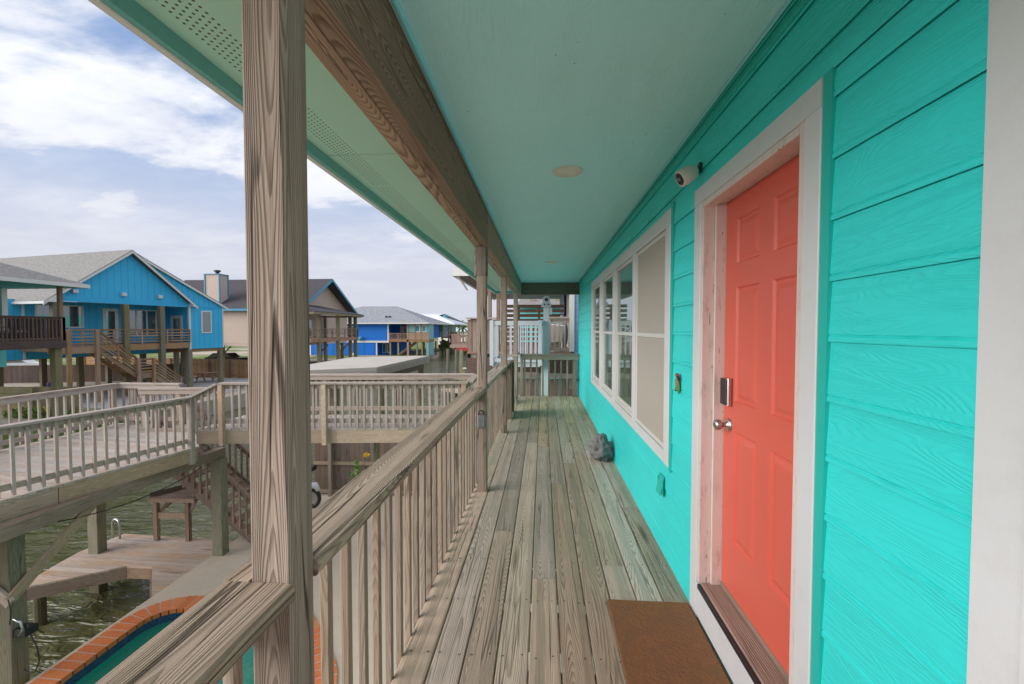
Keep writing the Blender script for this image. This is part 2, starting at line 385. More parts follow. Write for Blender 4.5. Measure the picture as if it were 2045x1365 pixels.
# ------------------------------------------------------------------ mesh builder
class MB:
    def __init__(s): s.v = []; s.f = []; s.uv = []; s.r = []; s.m = []; s.M = None
    def add(s, pts, faces, uvs, r=None, mi=0):
        b = len(s.v)
        r = random.random() if r is None else r
        s.v += [tuple(p) for p in pts]
        for fc, uv in zip(faces, uvs):
            s.f.append([b+i for i in fc]); s.uv.append(uv); s.r.append(r); s.m.append(mi)
    def bar(s, p0, p1, w, h, up=(0, 0, 1), ch=0., r=None, mi=0, seg=1, wob=0.):
        """bar from p0 to p1 (centre line), w across, h along up"""
        p0 = V3(p0); p1 = V3(p1); d = (p1-p0); L = d.length
        if L < 1e-6: return
        d /= L; up = V3(up)
        if abs(d.dot(up)) > .99: up = V3((0, 1, 0))
        sd = d.cross(up).normalized(); upn = sd.cross(d).normalized()
        a, b = w/2, h/2
        if ch: c = min(ch, a*.9, b*.9); prof = [(-a+c, -b), (a-c, -b), (a, -b+c), (a, b-c), (a-c, b), (-a+c, b), (-a, b-c), (-a, -b+c)]
        else: prof = [(-a, -b), (a, -b), (a, b), (-a, b)]
        n = len(prof); vs = [0.]
        for i in range(n):
            x0, y0 = prof[i]; x1, y1 = prof[(i+1) % n]; vs.append(vs[-1]+math.hypot(x1-x0, y1-y0))
        pts = []; 
        for k in range(seg+1):
            q = p0+d*(L*k/seg)
            ox = random.uniform(-wob, wob) if 0 < k < seg else 0; oy = random.uniform(-wob, wob) if 0 < k < seg else 0
            for (x, y) in prof: pts.append(q+sd*(x+ox)+upn*(y+oy))
        F = []; UV = []
        for k in range(seg):
            u0, u1 = L*k/seg, L*(k+1)/seg
            for i in range(n):
                j = (i+1) % n
                F.append((k*n+i, k*n+j, (k+1)*n+j, (k+1)*n+i)[::-1])
                UV.append([(u0, vs[i]), (u0, vs[i+1]), (u1, vs[i+1]), (u1, vs[i])][::-1])
        F.append(tuple(range(n))); UV.append([(x*.3, y) for x, y in prof])
        F.append(tuple(seg*n+i for i in range(n))[::-1]); UV.append([(x*.3, y) for x, y in prof][::-1])
        s.add(pts, F, UV, r, mi)
    def box(s, x0, x1, y0, y1, z0, z1, ch=0., r=None, mi=0, ax=None):
        dx, dy, dz = x1-x0, y1-y0, z1-z0
        cx, cy, cz = (x0+x1)/2, (y0+y1)/2, (z0+z1)/2
        ax = ax or max((dx, 'x'), (dy, 'y'), (dz, 'z'))[1]
        if ax == 'x': s.bar((x0, cy, cz), (x1, cy, cz), dy, dz, (0, 0, 1), ch, r, mi)
        elif ax == 'y': s.bar((cx, y0, cz), (cx, y1, cz), dx, dz, (0, 0, 1), ch, r, mi)
        else: s.bar((cx, cy, z0), (cx, cy, z1), dx, dy, (0, 1, 0), ch, r, mi)
    def poly(s, pts, mi=0, r=None, u=None):
        """flat polygon; uv metric: u along horizontal (or given), v other"""
        pts = [V3(p) for p in pts]
        n = V3((0, 0, 0))
        for i in range(len(pts)):
            a = pts[i]; b = pts[(i+1) % len(pts)]
            n += a.cross(b)
        n.normalize()
        if u is None:
            u = V3((0, 0, 1)).cross(n)
            if u.length < .05: u = V3((1, 0, 0))
        u = V3(u).normalized(); v = n.cross(u)
        s.add(pts, [tuple(range(len(pts)))], [[(p.dot(u), p.dot(v)) for p in pts]], r, mi)
    def prism(s, pts, z0, z1, mi=0, r=None):
        """vertical prism from a ccw xy outline"""
        r = random.random() if r is None else r
        s.poly([(x, y, z1) for x, y in pts], mi, r); s.poly([(x, y, z0) for x, y in pts][::-1], mi, r)
        for i in range(len(pts)):
            a = pts[i]; b = pts[(i+1) % len(pts)]
            s.poly([(a[0], a[1], z0), (b[0], b[1], z0), (b[0], b[1], z1), (a[0], a[1], z1)], mi, r)
    def slab(s, pts, off, mi=0, r=None):
        """thick plate: polygon pts (3-D) and its copy moved by off"""
        r = random.random() if r is None else r
        P = [V3(p) for p in pts]; Q = [p+V3(off) for p in P]
        s.poly(P, mi, r); s.poly(Q[::-1], mi, r)
        for i in range(len(P)):
            j = (i+1) % len(P); s.poly([P[j], P[i], Q[i], Q[j]], mi, r)
    def tube(s, path, rad, n=8, mi=0, r=None, cap=True):
        path = [V3(p) for p in path]; pts = []; F = []; UV = []
        rads = rad if isinstance(rad, (list, tuple)) else [rad]*len(path)
        ref = None; L = 0.; Ls = []
        for i, p in enumerate(path):
            d = (path[min(i+1, len(path)-1)]-path[max(i-1, 0)]).normalized()
            if ref is None: ref = V3((0, 0, 1)) if abs(d.z) < .9 else V3((1, 0, 0))
            a = d.cross(ref).normalized(); b = a.cross(d).normalized(); ref = b
            if i: L += (p-path[i-1]).length
            Ls.append(L)
            for k in range(n):
                t = 2*math.pi*k/n; pts.append(p+a*(math.cos(t)*rads[i])+b*(math.sin(t)*rads[i]))
        for i in range(len(path)-1):
            for k in range(n):
                j = (k+1) % n; c = 2*math.pi*rads[i]/n
                F.append((i*n+k, i*n+j, (i+1)*n+j, (i+1)*n+k)); UV.append([(Ls[i], k*c), (Ls[i], (k+1)*c), (Ls[i+1], (k+1)*c), (Ls[i+1], k*c)])
        if cap:
            F.append(tuple(range(n))[::-1]); UV.append([(0, 0)]*n); F.append(tuple((len(path)-1)*n+k for k in range(n))); UV.append([(0, 0)]*n)
        s.add(pts, F, UV, r, mi)
    def build(s, name, mat, parent=None, smooth=False):
        me = bpy.data.meshes.new(name)
        vs = s.v
        if s.M is not None: vs = [tuple(s.M @ V3(p)) for p in vs]
        loc = V3((0, 0, 0))
        if parent is not None:
            W = WM[parent.name].inverted(); vs = [tuple(W @ V3(p)) for p in vs]
        me.from_pydata(vs, [], s.f)
        uvl = me.uv_layers.new(name='UVMap'); at = me.attributes.new('rnd', 'FLOAT', 'FACE')
        fl = []
        for uv in s.uv:
            for a in uv: fl += [a[0], a[1]]
        uvl.data.foreach_set('uv', fl); at.data.foreach_set('value', s.r)
        mats = mat if isinstance(mat, (list, tuple)) else [mat]
        for q in mats: me.materials.append(MATS[q])
        if len(mats) > 1: me.polygons.foreach_set('material_index', s.m)
        me.validate(); me.update()
        if smooth: me.shade_smooth()
        o = bpy.data.objects.new(name, me); COL.objects.link(o)
        if parent is not None: o.parent = parent; WM[o.name] = WM[parent.name].copy()
        else: WM[o.name] = Matrix.Identity(4)
        return o
WM = {}
def thing(name, label, cat, loc=(0, 0, 0), rz=0., group=None):
    o = bpy.data.objects.new(name, None); COL.objects.link(o); o.empty_display_size = .2
    o.location = loc; o.rotation_euler = (0, 0, rz)
    WM[o.name] = Matrix.Translation(V3(loc)) @ Matrix.Rotation(rz, 4, 'Z')
    o['label'] = label; o['category'] = cat
    if group: o['group'] = group
    return o
def tag(o, label, cat, group=None):
    o['label'] = label; o['category'] = cat
    if group: o['group'] = group
    return o
def struct(o): o['kind'] = 'structure'; return o
def child_copy(o, delta, parent=None):
    c = o.copy(); COL.objects.link(c); c.parent = parent or o.parent
    c.location = o.location + V3(delta)
    WM[c.name] = WM[o.name].copy()
    return c
def copy_thing(root, loc, rz, label, group):
    r = root.copy(); COL.objects.link(r); r.location = loc; r.rotation_euler = (0, 0, rz); r['label'] = label; r['group'] = group
    WM[r.name] = Matrix.Translation(V3(loc)) @ Matrix.Rotation(rz, 4, 'Z')
    for ch in list(root.children):
        c = ch.copy(); COL.objects.link(c); c.parent = r
        for g in list(ch.children):
            d = g.copy(); COL.objects.link(d); d.parent = c
    return r
def frame(O, ang, z=0.):
    return Matrix.Translation((O[0], O[1], z)) @ Matrix.Rotation(ang, 4, 'Z')
# ------------------------------------------------------------------ camera
TH = math.radians(4.0904); PH = math.radians(1.7605)
cam = bpy.data.cameras.new('camera'); co = bpy.data.objects.new('camera', cam); COL.objects.link(co)
cam.sensor_width = 36.; cam.lens = 860/2045*36; cam.clip_end = 3000; cam.clip_start = .02
fw = V3((-math.sin(TH)*math.cos(PH), math.cos(TH)*math.cos(PH), -math.sin(PH)))
co.location = (0, 0, 1.5); co.rotation_euler = fw.to_track_quat('-Z', 'Y').to_euler()
SC.camera = co
# ------------------------------------------------------------------ sky and sun
SUN_EL = math.radians(24); SUN_AZ = math.radians(118)     # measured from +Y towards -X
w = bpy.data.worlds.new('World'); SC.world = w; w.use_nodes = True
t = NT(w.node_tree); bg = w.node_tree.nodes['Background']
sky = t.node('ShaderNodeTexSky', sky_type='NISHITA'); sky.sun_disc = False
sky.sun_elevation = SUN_EL; sky.sun_rotation = -SUN_AZ; sky.dust_density = 2.; sky.air_density = 1.2
tc = t.node('ShaderNodeTexCoord'); d = t.sep(tc.outputs['Generated'])
zc = t.math('MAXIMUM', d[2], 0.)
den = t.math('ADD', zc, .12)
cv = t.comb(t.math('DIVIDE', d[0], den), t.math('DIVIDE', d[1], den), 0.)
mp = t.node('ShaderNodeMapping'); t.put(mp.inputs[0], cv); mp.inputs['Rotation'].default_value = (0, 0, .5); mp.inputs['Scale'].default_value = (.95, 1.35, 1); mp.inputs['Location'].default_value = (3.6, 1.5, 0)
n1 = t.noise(mp.outputs[0], .95, 8., .56, .25); n2 = t.noise(mp.outputs[0], 2.1, 5., .6); n3 = t.noise(mp.outputs[0], .5, 2., .5)
cover = t.mr(t.math('ADD', n1, t.math('MULTIPLY', zc, .12)), .47, .61)
bgt = t.mr(t.math('ADD', t.math('MULTIPLY', n2, .45), t.math('MULTIPLY', n1, .65)), .46, .66)
cloud = t.mix(bgt, (.585, .63, .755), (.86, .875, .91))
hz = t.mr(d[2], .0, .42, 1., 0.)
cloud = t.mix(hz, cloud, (.56, .58, .665))
clear = t.mix(1., sky.outputs[0], (.085, .085, .085), 'MULTIPLY')
clear = t.mix(.6, clear, (.30, .45, .80))
cover = t.math('MAXIMUM', cover, t.mr(d[2], .12, .40, 1., 0.))
col = t.mix(cover, clear, cloud)
t.put(bg.inputs[0], col); bg.inputs[1].default_value = 1.2
sl = bpy.data.lights.new('sun', 'SUN'); so = bpy.data.objects.new('sun', sl); COL.objects.link(so)
sl.energy = 3.9; sl.angle = math.radians(55); sl.color = (1., .975, .95)
sdir = V3((-math.sin(SUN_AZ)*math.cos(SUN_EL), math.cos(SUN_AZ)*math.cos(SUN_EL), math.sin(SUN_EL)))
so.location = sdir*50; so.rotation_euler = sdir.to_track_quat('Z', 'Y').to_euler()
SC.view_settings.view_transform = 'Standard'; SC.view_settings.look = 'None'; SC.view_settings.exposure = 0
SC.render.engine = 'CYCLES'; SC.cycles.max_bounces = 8; SC.cycles.diffuse_bounces = 5
G = -3.25; WZ = -4.1
# ================================================================== OUR HOUSE
H = thing('beach_house', 'turquoise stilt house with covered wooden porch and coral door, nearest the camera', 'house', (1.5, 4.5, G))
PX = .816                       # siding plane
LAP0, LAP = 1.463, .170
CASY0, CASY1, CASZ = 1.318, 2.352, 2.222
OPY0, OPY1, OPZ0, OPZ1 = 1.400, 2.262, .20, 2.139
WT0, WT1, WTZ0, WTZ1 = 2.785, 7.172, .617, 2.257
def siding(mb, y0, y1, z0, z1, r=None):
    """lapped boards with a beaded lower edge, board bottoms at LAP0+k*LAP"""
    k = math.floor((z0-LAP0)/LAP)-1
    while LAP0+k*LAP < z1:
        b = LAP0+k*LAP; tp = b+LAP
        prof = [(b-.0005, .003), (b, .0100), (b+.003, .0110), (b+.014, .0108), (b+.0175, .0060), (b+.022, .0098), (tp-.0005, .003)]
        a, c = max(b, z0), min(tp, z1)
        if c-a > .004:
            P = [(z, o) for z, o in prof if a-1e-4 <= z <= c+1e-4]
            if not P or P[0][0] > a+1e-3:
                P = [(a, .0115)]+P
            if P[-1][0] < c-1e-3: P.append((c, .006))
            # stagger the butt joints
            cuts = [y0]
            y = y0+((k*1.37) % 3.66)
            while y < y1-.2:
                if y > y0+.2: cuts.append(y)
                y += 3.66
            cuts.append(y1)
            for q in range(len(cuts)-1):
                ya, yb = cuts[q]+(.001 if q else 0), cuts[q+1]-(.001 if q < len(cuts)-2 else 0)
                pts = []; F = []; UV = []
                for z, o in P: pts += [(PX-o, ya, z), (PX-o, yb, z)]
                for i in range(len(P)-1):
                    F.append((2*i, 2*i+1, 2*i+3, 2*i+2)); UV.append([(ya, P[i][0]), (yb, P[i][0]), (yb, P[i+1][0]), (ya, P[i+1][0])])
                mb.add(pts, F, UV)
        k += 1
CZ = 2.552
mb = MB()
siding(mb, .84, CASY0-.001, .0, CASZ); siding(mb, .84, CASY1, CASZ+.001, CZ)
siding(mb, CASY1+.001, WT0-.001, 0, CZ); siding(mb, WT0, WT1, 0, WTZ0-.001); siding(mb, WT0, WT1, WTZ1+.001, CZ)
siding(mb, WT1+.001, 9.78, 0, CZ)
mb.box(PX+.001, PX+.10, -1.5, OPY0-.03, -.35, 2.6); mb.box(PX+.001, PX+.10, OPY1+.03, WT0+.09, -.35, 2.6); mb.box(PX+.001, PX+.10, WT1-.09, 9.78, -.35, 2.6); mb.box(PX+.001, PX+.10, WT0+.0905, WT1-.0905, -.35, WTZ0+.06); mb.box(PX+.001, PX+.10, WT0+.0905, WT1-.0905, WTZ1-.09, 2.6); mb.box(PX+.001, PX+.10, OPY0-.03, OPY1+.03, OPZ1+.03, 2.6)
mb.box(PX+.001, PX+.08, OPY0-.03, OPY1+.03, -.35, OPZ0-.10)
mb.box(PX-.004, PX+6., 9.781, 9.80, -.35, 2.6)
mb.build('wall', 'teal_siding_paint', H)
mb = MB()
mb.box(PX-.0155, PX-.002, CASY0-.040, CASY0-.001, 0., CASZ+.004); mb.box(PX-.0155, PX-.002, WT0-.045, WT0-.001, WTZ0-.02, WTZ1+.03)
mb.box(PX-.018, PX-.002, 9.74, 9.781, 0., CZ)
mb.box(PX-.020, PX-.002, CASY1, 9.74, CZ-.055, CZ-.001, .004); mb.box(PX-.020, PX-.002, .95, CASY1, CZ-.055, CZ-.001, .004)
mb.box(PX-.030, PX-.021, .95, 9.74, CZ-.022, CZ-.001, .003)
mb.build('wall_trim', 'teal_trim_paint', H)
# corner boards by the camera
mb = MB()
mb.box(PX-.030, PX-.001, .742, .842, -.02, CZ, .004); mb.box(PX-.046, PX-.001, -1.5, .741, -.02, CZ, .004)
mb.build('corner_board', 'white_trim_paint', H)
# ceiling, soffit, fascia
mb = MB()
y = -1.5; 
while y < 9.7:
    y2 = min(y+2.44 if y > -1.4 else 1.30, 9.72)
    if y2 - y > .01: mb.bar((.17, y+.0008, CZ+.006), (.17, y2-.0008, CZ+.006), 1.33, .012, r=.3)
    y = y2
rs_ = random.Random(5)
for q in range(70):
    cx, cy, s_ = rs_.uniform(-.44, .76), rs_.uniform(.2, 6.5)**1., rs_.uniform(.0018, .0038)
    mb.add([(cx+s_*math.cos(a*1.047), cy+s_*1.3*math.sin(a*1.047), CZ-.0006) for a in range(6)], [tuple(range(6))[::-1]], [[(0, 0)]*6], mi=1)
mb.build('porch_ceiling', ['ceiling_paint', 'nail_rust'], H)
mb = MB(); 
for a, b in ((-.481, -.463), (PX-.04, PX-.032)): mb.box(a, b, -1.5, 9.70, CZ-.018, CZ-.0005, .004)
mb.box(-.46, PX-.045, 9.676, 9.694, CZ-.018, CZ-.0005, .004)
mb.build('ceiling_moulding', 'ceiling_trim_paint', H)
mb = MB(); mb.box(-1.245, -.63, -1.5, 11.48, 2.502, 2.512); mb.box(-.63, .40, 9.86, 11.48, 2.502, 2.512)
mb.build('soffit', 'perforated_soffit_paint', H)
mb = MB(); mb.box(-1.270, -1.246, -1.5, 11.50, 2.442, 2.66, .002); mb.box(-1.246, .40, 11.48, 11.50, 2.442, 2.66)
mb.build('fascia', 'fascia_paint', H)
mb = MB(); mb.box(-1.300, -1.2705, -1.5, 11.53, 2.436, 2.70, .004); mb.box(-1.2705, .42, 11.501, 11.53, 2.436, 2.70, .004)
mb.build('drip_edge', 'eave_white', H)
mb = MB(); mb.slab([(-1.34, -1.6, 2.70), (-1.34, 11.56, 2.70), (1.9, 11.56, 3.6), (1.9, -1.6, 3.6)][::-1], (0, 0, .05)); mb.build('roof', 'grey_shingles', H)
mb = MB()
mb.box(-.6255, -.5615, -1.5, 3.875, 2.2475, 2.60, .004); mb.box(-.559, -.495, -1.5, 3.875, 2.2475, 2.60, .004)
mb.box(-.6255, -.5615, 3.878, 9.70, 2.2475, 2.60, .004); mb.box(-.559, -.495, 3.878, 9.70, 2.2475, 2.60, .004)
mb.build('beam', 'beam_wood', H)
mb = MB(); mb.box(-.49, PX-.006, 9.702, 9.84, 2.27, 2.535, .004); mb.build('end_beam', 'end_beam_wood', H)
mb = MB(); mb.box(-.48, -.452, 9.5, 9.68, 2.3, 2.5); 
# porch floor: boards along the porch
mb = MB(); x = PX-.004; k = 0
while x > -.60:
    xw = min(.140, x+.64); xa = x-xw
    y = -1.5+random.uniform(-1.5, 0)
    while y < 9.66:
        L = random.choice((2.1, 2.9, 3.6, 4.2)); y2 = min(y+L, 9.66)
        if y2 > -1.4:
            dz = random.uniform(-.0012, .0012)
            mb.box(xa, x, max(y, -1.5)+.0015, y2-.0015, -.034+dz, dz, .0045, ax='y')
        y = y2
    x = xa-.0060; k += 1
nx = PX-.004
yy = .3
while yy < 9.6:
    x = nx
    while x > -.60:
        xw = min(.140, x+.64)
        for q in (.028, xw-.028):
            cx, cy = x-q+random.uniform(-.006, .006), yy+random.uniform(-.012, .012); s_ = .0050
            mb.add([(cx+s_*math.cos(a*1.047), cy+s_*math.sin(a*1.047), .0019) for a in range(6)], [tuple(range(6))], [[(0, 0)]*6], mi=1)
        x -= xw+.0060
    yy += .406
mb.build('porch_floor', ['porch_deck_wood', 'nail_rust'], H)
mb = MB(); mb.box(-.625, -.59, -1.5, 9.64, -.23, -.036); 
for q in range(28): mb.box(-.588, PX, -1.4+q*.406, -1.36+q*.406, -.23, -.036)
mb.box(-.625, PX, 9.60, 9.645, -.24, -.037)
mb.build('floor_frame', 'dark_beam_wood', H)
for yp in (.875, 3.93, 6.16, 8.85):
    mb = MB(); mb.box(-.60, -.512, yp-.0445, yp+.0445, -.30, 2.247 if yp != 3.93 else 1.98, .006)
    if yp == 3.93: mb.box(-.622, -.506, yp-.05, yp+.05, 1.98, 2.247, .012)
    mb.build('porch_post', 'porch_post_wood', H)
for yp in (-.9, 2.4, 5.7, 9.3):
    mb = MB(); mb.box(-.42, -.22, yp-.1, yp+.1, G, -.24, .008); mb.build('pile', 'green_pile_wood', H)
mb = MB(); mb.box(PX+.2, 6, -1.5, 9.7, -.5, -.36); mb.box(.9, 6., -1.5, 9.7, G, -.5); mb.build('lower_wall', 'teal_laps', H)
# recessed lights
for (lx, ly) in ((.164, 2.93), (.131, 6.84)):
    mb = MB(); rr = [(.102, CZ-.0005), (.100, CZ-.006), (.078, CZ-.008), (.074, CZ-.002), (.055, CZ-.001)]
    n = 28; pts = [(lx+r_*math.cos(2*math.pi*i/n), ly+r_*math.sin(2*math.pi*i/n), z) for r_, z in rr for i in range(n)]
    F = [(a*n+i, a*n+(i+1) % n, (a+1)*n+(i+1) % n, (a+1)*n+i)[::-1] for a in range(4) for i in range(n)]
    mb.add(pts, F, [[(0, 0)]*4]*len(F))
    tr = mb.build('recessed_light', 'light_trim', H, True)
    mb = MB(); mb.add([(lx+.0545*math.cos(2*math.pi*i/n), ly+.056*math.sin(2*math.pi*i/n), CZ-.0012) for i in range(n)], [tuple(range(n))[::-1]], [[(0, 0)]*n])
    mb.build('lens', 'light_trim', tr)
# door
mb = MB()
XC = PX-.020
mb.box(XC, PX-.001, CASY0, CASY0+.079, -.0, CASZ-.084, .003); mb.box(XC, PX-.001, OPY1-.0005+.0, CASY1, .0, CASZ-.084, .003)
mb.box(XC, PX-.001, CASY0, CASY1, CASZ-.083, CASZ, .003)
mb.box(XC+.001, PX+.02, CASY0+.0795, OPY1-.001, .02, OPZ0-.012, .002)
mb.build('door_casing', 'white_trim_paint', H)
mb = MB()
DX = .905
mb.box(XC+.004, .855, OPY1-.030, OPY1-.001, OPZ0, OPZ1-.001, .002); mb.box(.8555, DX+.045, OPY1-.046, OPY1-.001, OPZ0, OPZ1-.001, .002)
mb.box(XC+.004, .855, OPY0-.001, OPY0+.028, OPZ0, OPZ1-.001, .002); mb.box(.8555, DX+.045, OPY0-.001, OPY0+.044, OPZ0, OPZ1-.001, .002)
mb.box(XC+.004, .855, OPY0+.0285, OPY1-.0305, OPZ1-.030, OPZ1-.001, .002); mb.box(.8555, DX+.045, OPY0+.0445, OPY1-.0465, OPZ1-.018, OPZ1-.001, .002)
mb.build('door_jamb', 'worn_jamb_bounce_paint', H)
D0, D1, DZ0, DZ1 = OPY0+.046, OPY1-.049, .225, OPZ1-.020
def panel_door(mb, xf, y0, y1, z0, z1, th, panels):
    """slab whose front face (towards -x) has sunk, raised-field panels"""
    ys = sorted({y0, y1, *[p[0] for p in panels], *[p[1] for p in panels]}); zs = sorted({z0, z1, *[p[2] for p in panels], *[p[3] for p in panels]})
    for i in range(len(ys)-1):
        for j in range(len(zs)-1):
            a, b, c, d_ = ys[i], ys[i+1], zs[j], zs[j+1]
            hit = [p for p in panels if p[0] <= a+1e-6 and b <= p[1]+1e-6 and p[2] <= c+1e-6 and d_ <= p[3]+1e-6]
            if not hit: mb.poly([(xf, b, c), (xf, a, c), (xf, a, d_), (xf, b, d_)][::-1], r=.5)
    for (a, b, c, d_) in panels:
        rings = [(0, 0), (.008, .010), (.018, .011), (.040, .002)]
        for q in range(3):
            i0, o0 = rings[q]; i1, o1 = rings[q+1]
            A = [(xf+o0, a+i0, c+i0), (xf+o0, b-i0, c+i0), (xf+o0, b-i0, d_-i0), (xf+o0, a+i0, d_-i0)]
            B = [(xf+o1, a+i1, c+i1), (xf+o1, b-i1, c+i1), (xf+o1, b-i1, d_-i1), (xf+o1, a+i1, d_-i1)]
            for k in range(4):
                l = (k+1) % 4; mb.poly([A[k], A[l], B[l], B[k]], r=.5)
        mb.poly(B, r=.5)
    mb.box(xf+.010, xf+th, y0, y1, z0, z1, r=.5)
mid = (D0+D1)/2; W2 = (D1-D0)/2
hp = DZ1-DZ0
cols_ = ((D0+.115, mid-.055), (mid+.055, D1-.115))
rows_ = ((DZ0+.25, DZ0+.79), (DZ0+.93, DZ0+1.47), (DZ0+1.58, DZ0+1.79))
mb = MB(); panel_door(mb, DX, D0, D1, DZ0, DZ1, .04, [(a, b, c, d_) for a, b in cols_ for c, d_ in rows_])
door = mb.build('door', 'coral_door_paint', H)
def lathe(mb, c, ax, prof, n=20):
    """prof: (distance along ax, radius)"""
    c = V3(c); ax = V3(ax).normalized(); a = ax.orthogonal().normalized(); b = ax.cross(a)
    pts = []; F = []
    for h_, r_ in prof:
        for i in range(n): pts.append(c+ax*h_+a*(r_*math.cos(2*math.pi*i/n))+b*(r_*math.sin(2*math.pi*i/n)))
    m_ = len(prof)
    for k in range(m_-1):
        for i in range(n): F.append((k*n+i, k*n+(i+1) % n, (k+1)*n+(i+1) % n, (k+1)*n+i))
    F.append(tuple(range(n))[::-1]); F.append(tuple((m_-1)*n+i for i in range(n)))
    mb.add(pts, F, [[(0, 0)]*len(f_) for f_ in F])
mb = MB(); lathe(mb, (DX, D1-.062, 1.033), (-1, 0, 0), [(0, .033), (.004, .033), (.010, .027), (.014, .013), (.032, .011), (.036, .018), (.044, .025), (.056, .0275), (.066, .024), (.072, .014), (.073, .002)])
mb.build('door_knob', 'brushed_nickel', door, True)
mb = MB(); mb.box(DX-.026, DX-.001, D1-.098, D1-.030, 1.13, 1.262, .006); kb = mb.build('keypad_lock', 'brushed_nickel', door)
mb = MB(); mb.box(DX-.034, DX-.0262, D1-.095, D1-.033, 1.134, 1.258, .003); mb.build('keypad_face', 'black_plastic', kb)
mb = MB(); mb.box(PX-.008, DX+.04, OPY0+.03, OPY1-.032, OPZ0-.030, OPZ0-.001, .004); mb.box(DX-.004, DX+.038, OPY0+.045, OPY1-.047, OPZ0, OPZ0+.024, .003)
for q in range(9): mb.box(PX-.004+q*.0095, PX+.001+q*.0095, OPY0+.03, OPY1-.032, OPZ0-.0008, OPZ0+.0015, .0008)
mb.build('threshold', 'threshold_wood', H)
mb = MB(); mb.box(XC-.004, PX-.009, OPY0+.03, OPY1-.032, OPZ0-.030, OPZ0-.006, .002); mb.build('threshold_gasket', 'black_plastic', H)
# windows
mb = MB()
mb.box(XC, PX-.001, WT0, WT0+.10, WTZ0+.0, WTZ1, .003); mb.box(XC, PX-.001, WT1-.10, WT1, WTZ0, WTZ1, .003)
mb.box(XC, PX-.001, WT0+.101, WT1-.101, WTZ1-.10, WTZ1, .003); mb.box(XC, PX-.001, WT0+.101, WT1-.101, WTZ0, WTZ0+.075, .003)
PAN = [(2.915, 3.82), (3.935, 4.86), (5.04, 5.975), (6.175, 7.07)]
for a, b in ((3.821, 3.934), (4.861, 5.039), (5.976, 6.174)): mb.box(XC+.002, PX-.001, a, b, WTZ0+.076, WTZ1-.101, .003)
mb.build('window_casing', 'white_trim_paint', H)
for i, (a, b) in enumerate(PAN):
    z0, z1 = WTZ0+.077, WTZ1-.102
    mb = MB(); fr_ = .032; xa, xb = PX-.006, PX+.03
    mb.box(xa, xb, a, a+fr_, z0, z1, .003); mb.box(xa, xb, b-fr_, b, z0, z1, .003); mb.box(xa, xb, a+fr_, b-fr_, z0, z0+fr_, .003); mb.box(xa, xb, a+fr_, b-fr_, z1-fr_, z1, .003)
    mb.box(xa-.002, xb, a+fr_, b-fr_, 1.435, 1.468, .003)
    if i:   # the lower sash sits behind the upper one
        q = a+fr_+.001
        mb.box(xa+.014, xb, q, q+.028, z0+fr_, 1.434, .002); mb.box(xa+.014, xb, b-fr_-.029, b-fr_-.001, z0+fr_, 1.434, .002); mb.box(xa+.014, xb, q+.029, b-fr_-.030, z0+fr_, z0+fr_+.035, .002)
    wd = mb.build('window', 'window_frame_paint', H)
    if i == 0:
        for (c, d_) in ((z0+fr_, 1.434), (1.469, z1-fr_)):
            mb = MB(); mb.box(PX+.002, PX+.006, a+fr_, b-fr_, c, d_); sc_ = mb.build('insect_screen', 'insect_screen', wd)
        wd['label'] = 'window covered by a beige screen'
    else:
        for (c, d_) in ((z0+fr_, 1.434), (1.469, z1-fr_)):
            mb = MB(); mb.box(PX+.012, PX+.015, a+fr_, b-fr_, c, d_); mb.build('pane', 'window_glass', wd)
        mb = MB(); ys_ = a+.03
        while ys_ < b-.03:
            mb.slab([(PX+.034, ys_, z0+.01), (PX+.034, ys_, z1-.01), (PX+.062, ys_+.072, z1-.01), (PX+.062, ys_+.072, z0+.01)], (.002, 0, 0)); ys_ += .074
        mb.build('blinds', 'blind_cloth', wd)
mb = MB(); mb.box(PX+.40, PX+.42, WT0, WT1, WTZ0, WTZ1); mb.box(PX+.101, PX+.40, WT0, WT1, WTZ0-.02, WTZ0+.03); mb.box(PX+.101, PX+.40, WT0, WT1, WTZ1-.03, WTZ1+.02); mb.box(PX+.101, PX+.40, WT0, WT0+.02, WTZ0+.031, WTZ1-.031); mb.box(PX+.101, PX+.40, WT1-.02, WT1, WTZ0+.031, WTZ1-.031); mb.build('room_interior', 'window_frame_paint', H)
# vent hood, hose bib
mb = MB(); vy, vz = 2.93, .45
mb.slab([(PX-.014, vy-.055, vz+.06), (PX-.014, vy+.055, vz+.06), (PX-.038, vy+.05, vz-.055), (PX-.038, vy-.05, vz-.055)], (-.004, 0, 0)); mb.box(PX-.018, PX-.012, vy-.052, vy+.052, vz-.06, vz+.068, .003)
mb.bar((PX-.026, vy-.052, vz+.05), (PX-.026, vy-.052, vz-.05), .004, .022); mb.bar((PX-.026, vy+.052, vz+.05), (PX-.026, vy+.052, vz-.05), .004, .022)
mb.build('vent_hood', 'teal_trim_paint', H)
mb = MB(); lathe(mb, (PX-.018, 9.5, .37), (-1, 0, 0), [(0, .022), (.006, .022), (.008, .009), (.045, .009)], 10); mb.tube([(PX-.058, 9.5, .40), (PX-.060, 9.5, .37), (PX-.075, 9.5, .335)], .011, 8); mb.box(PX-.075, PX-.045, 9.47, 9.53, .405, .411)
mb.build('hose_bib', 'dark_metal', H)

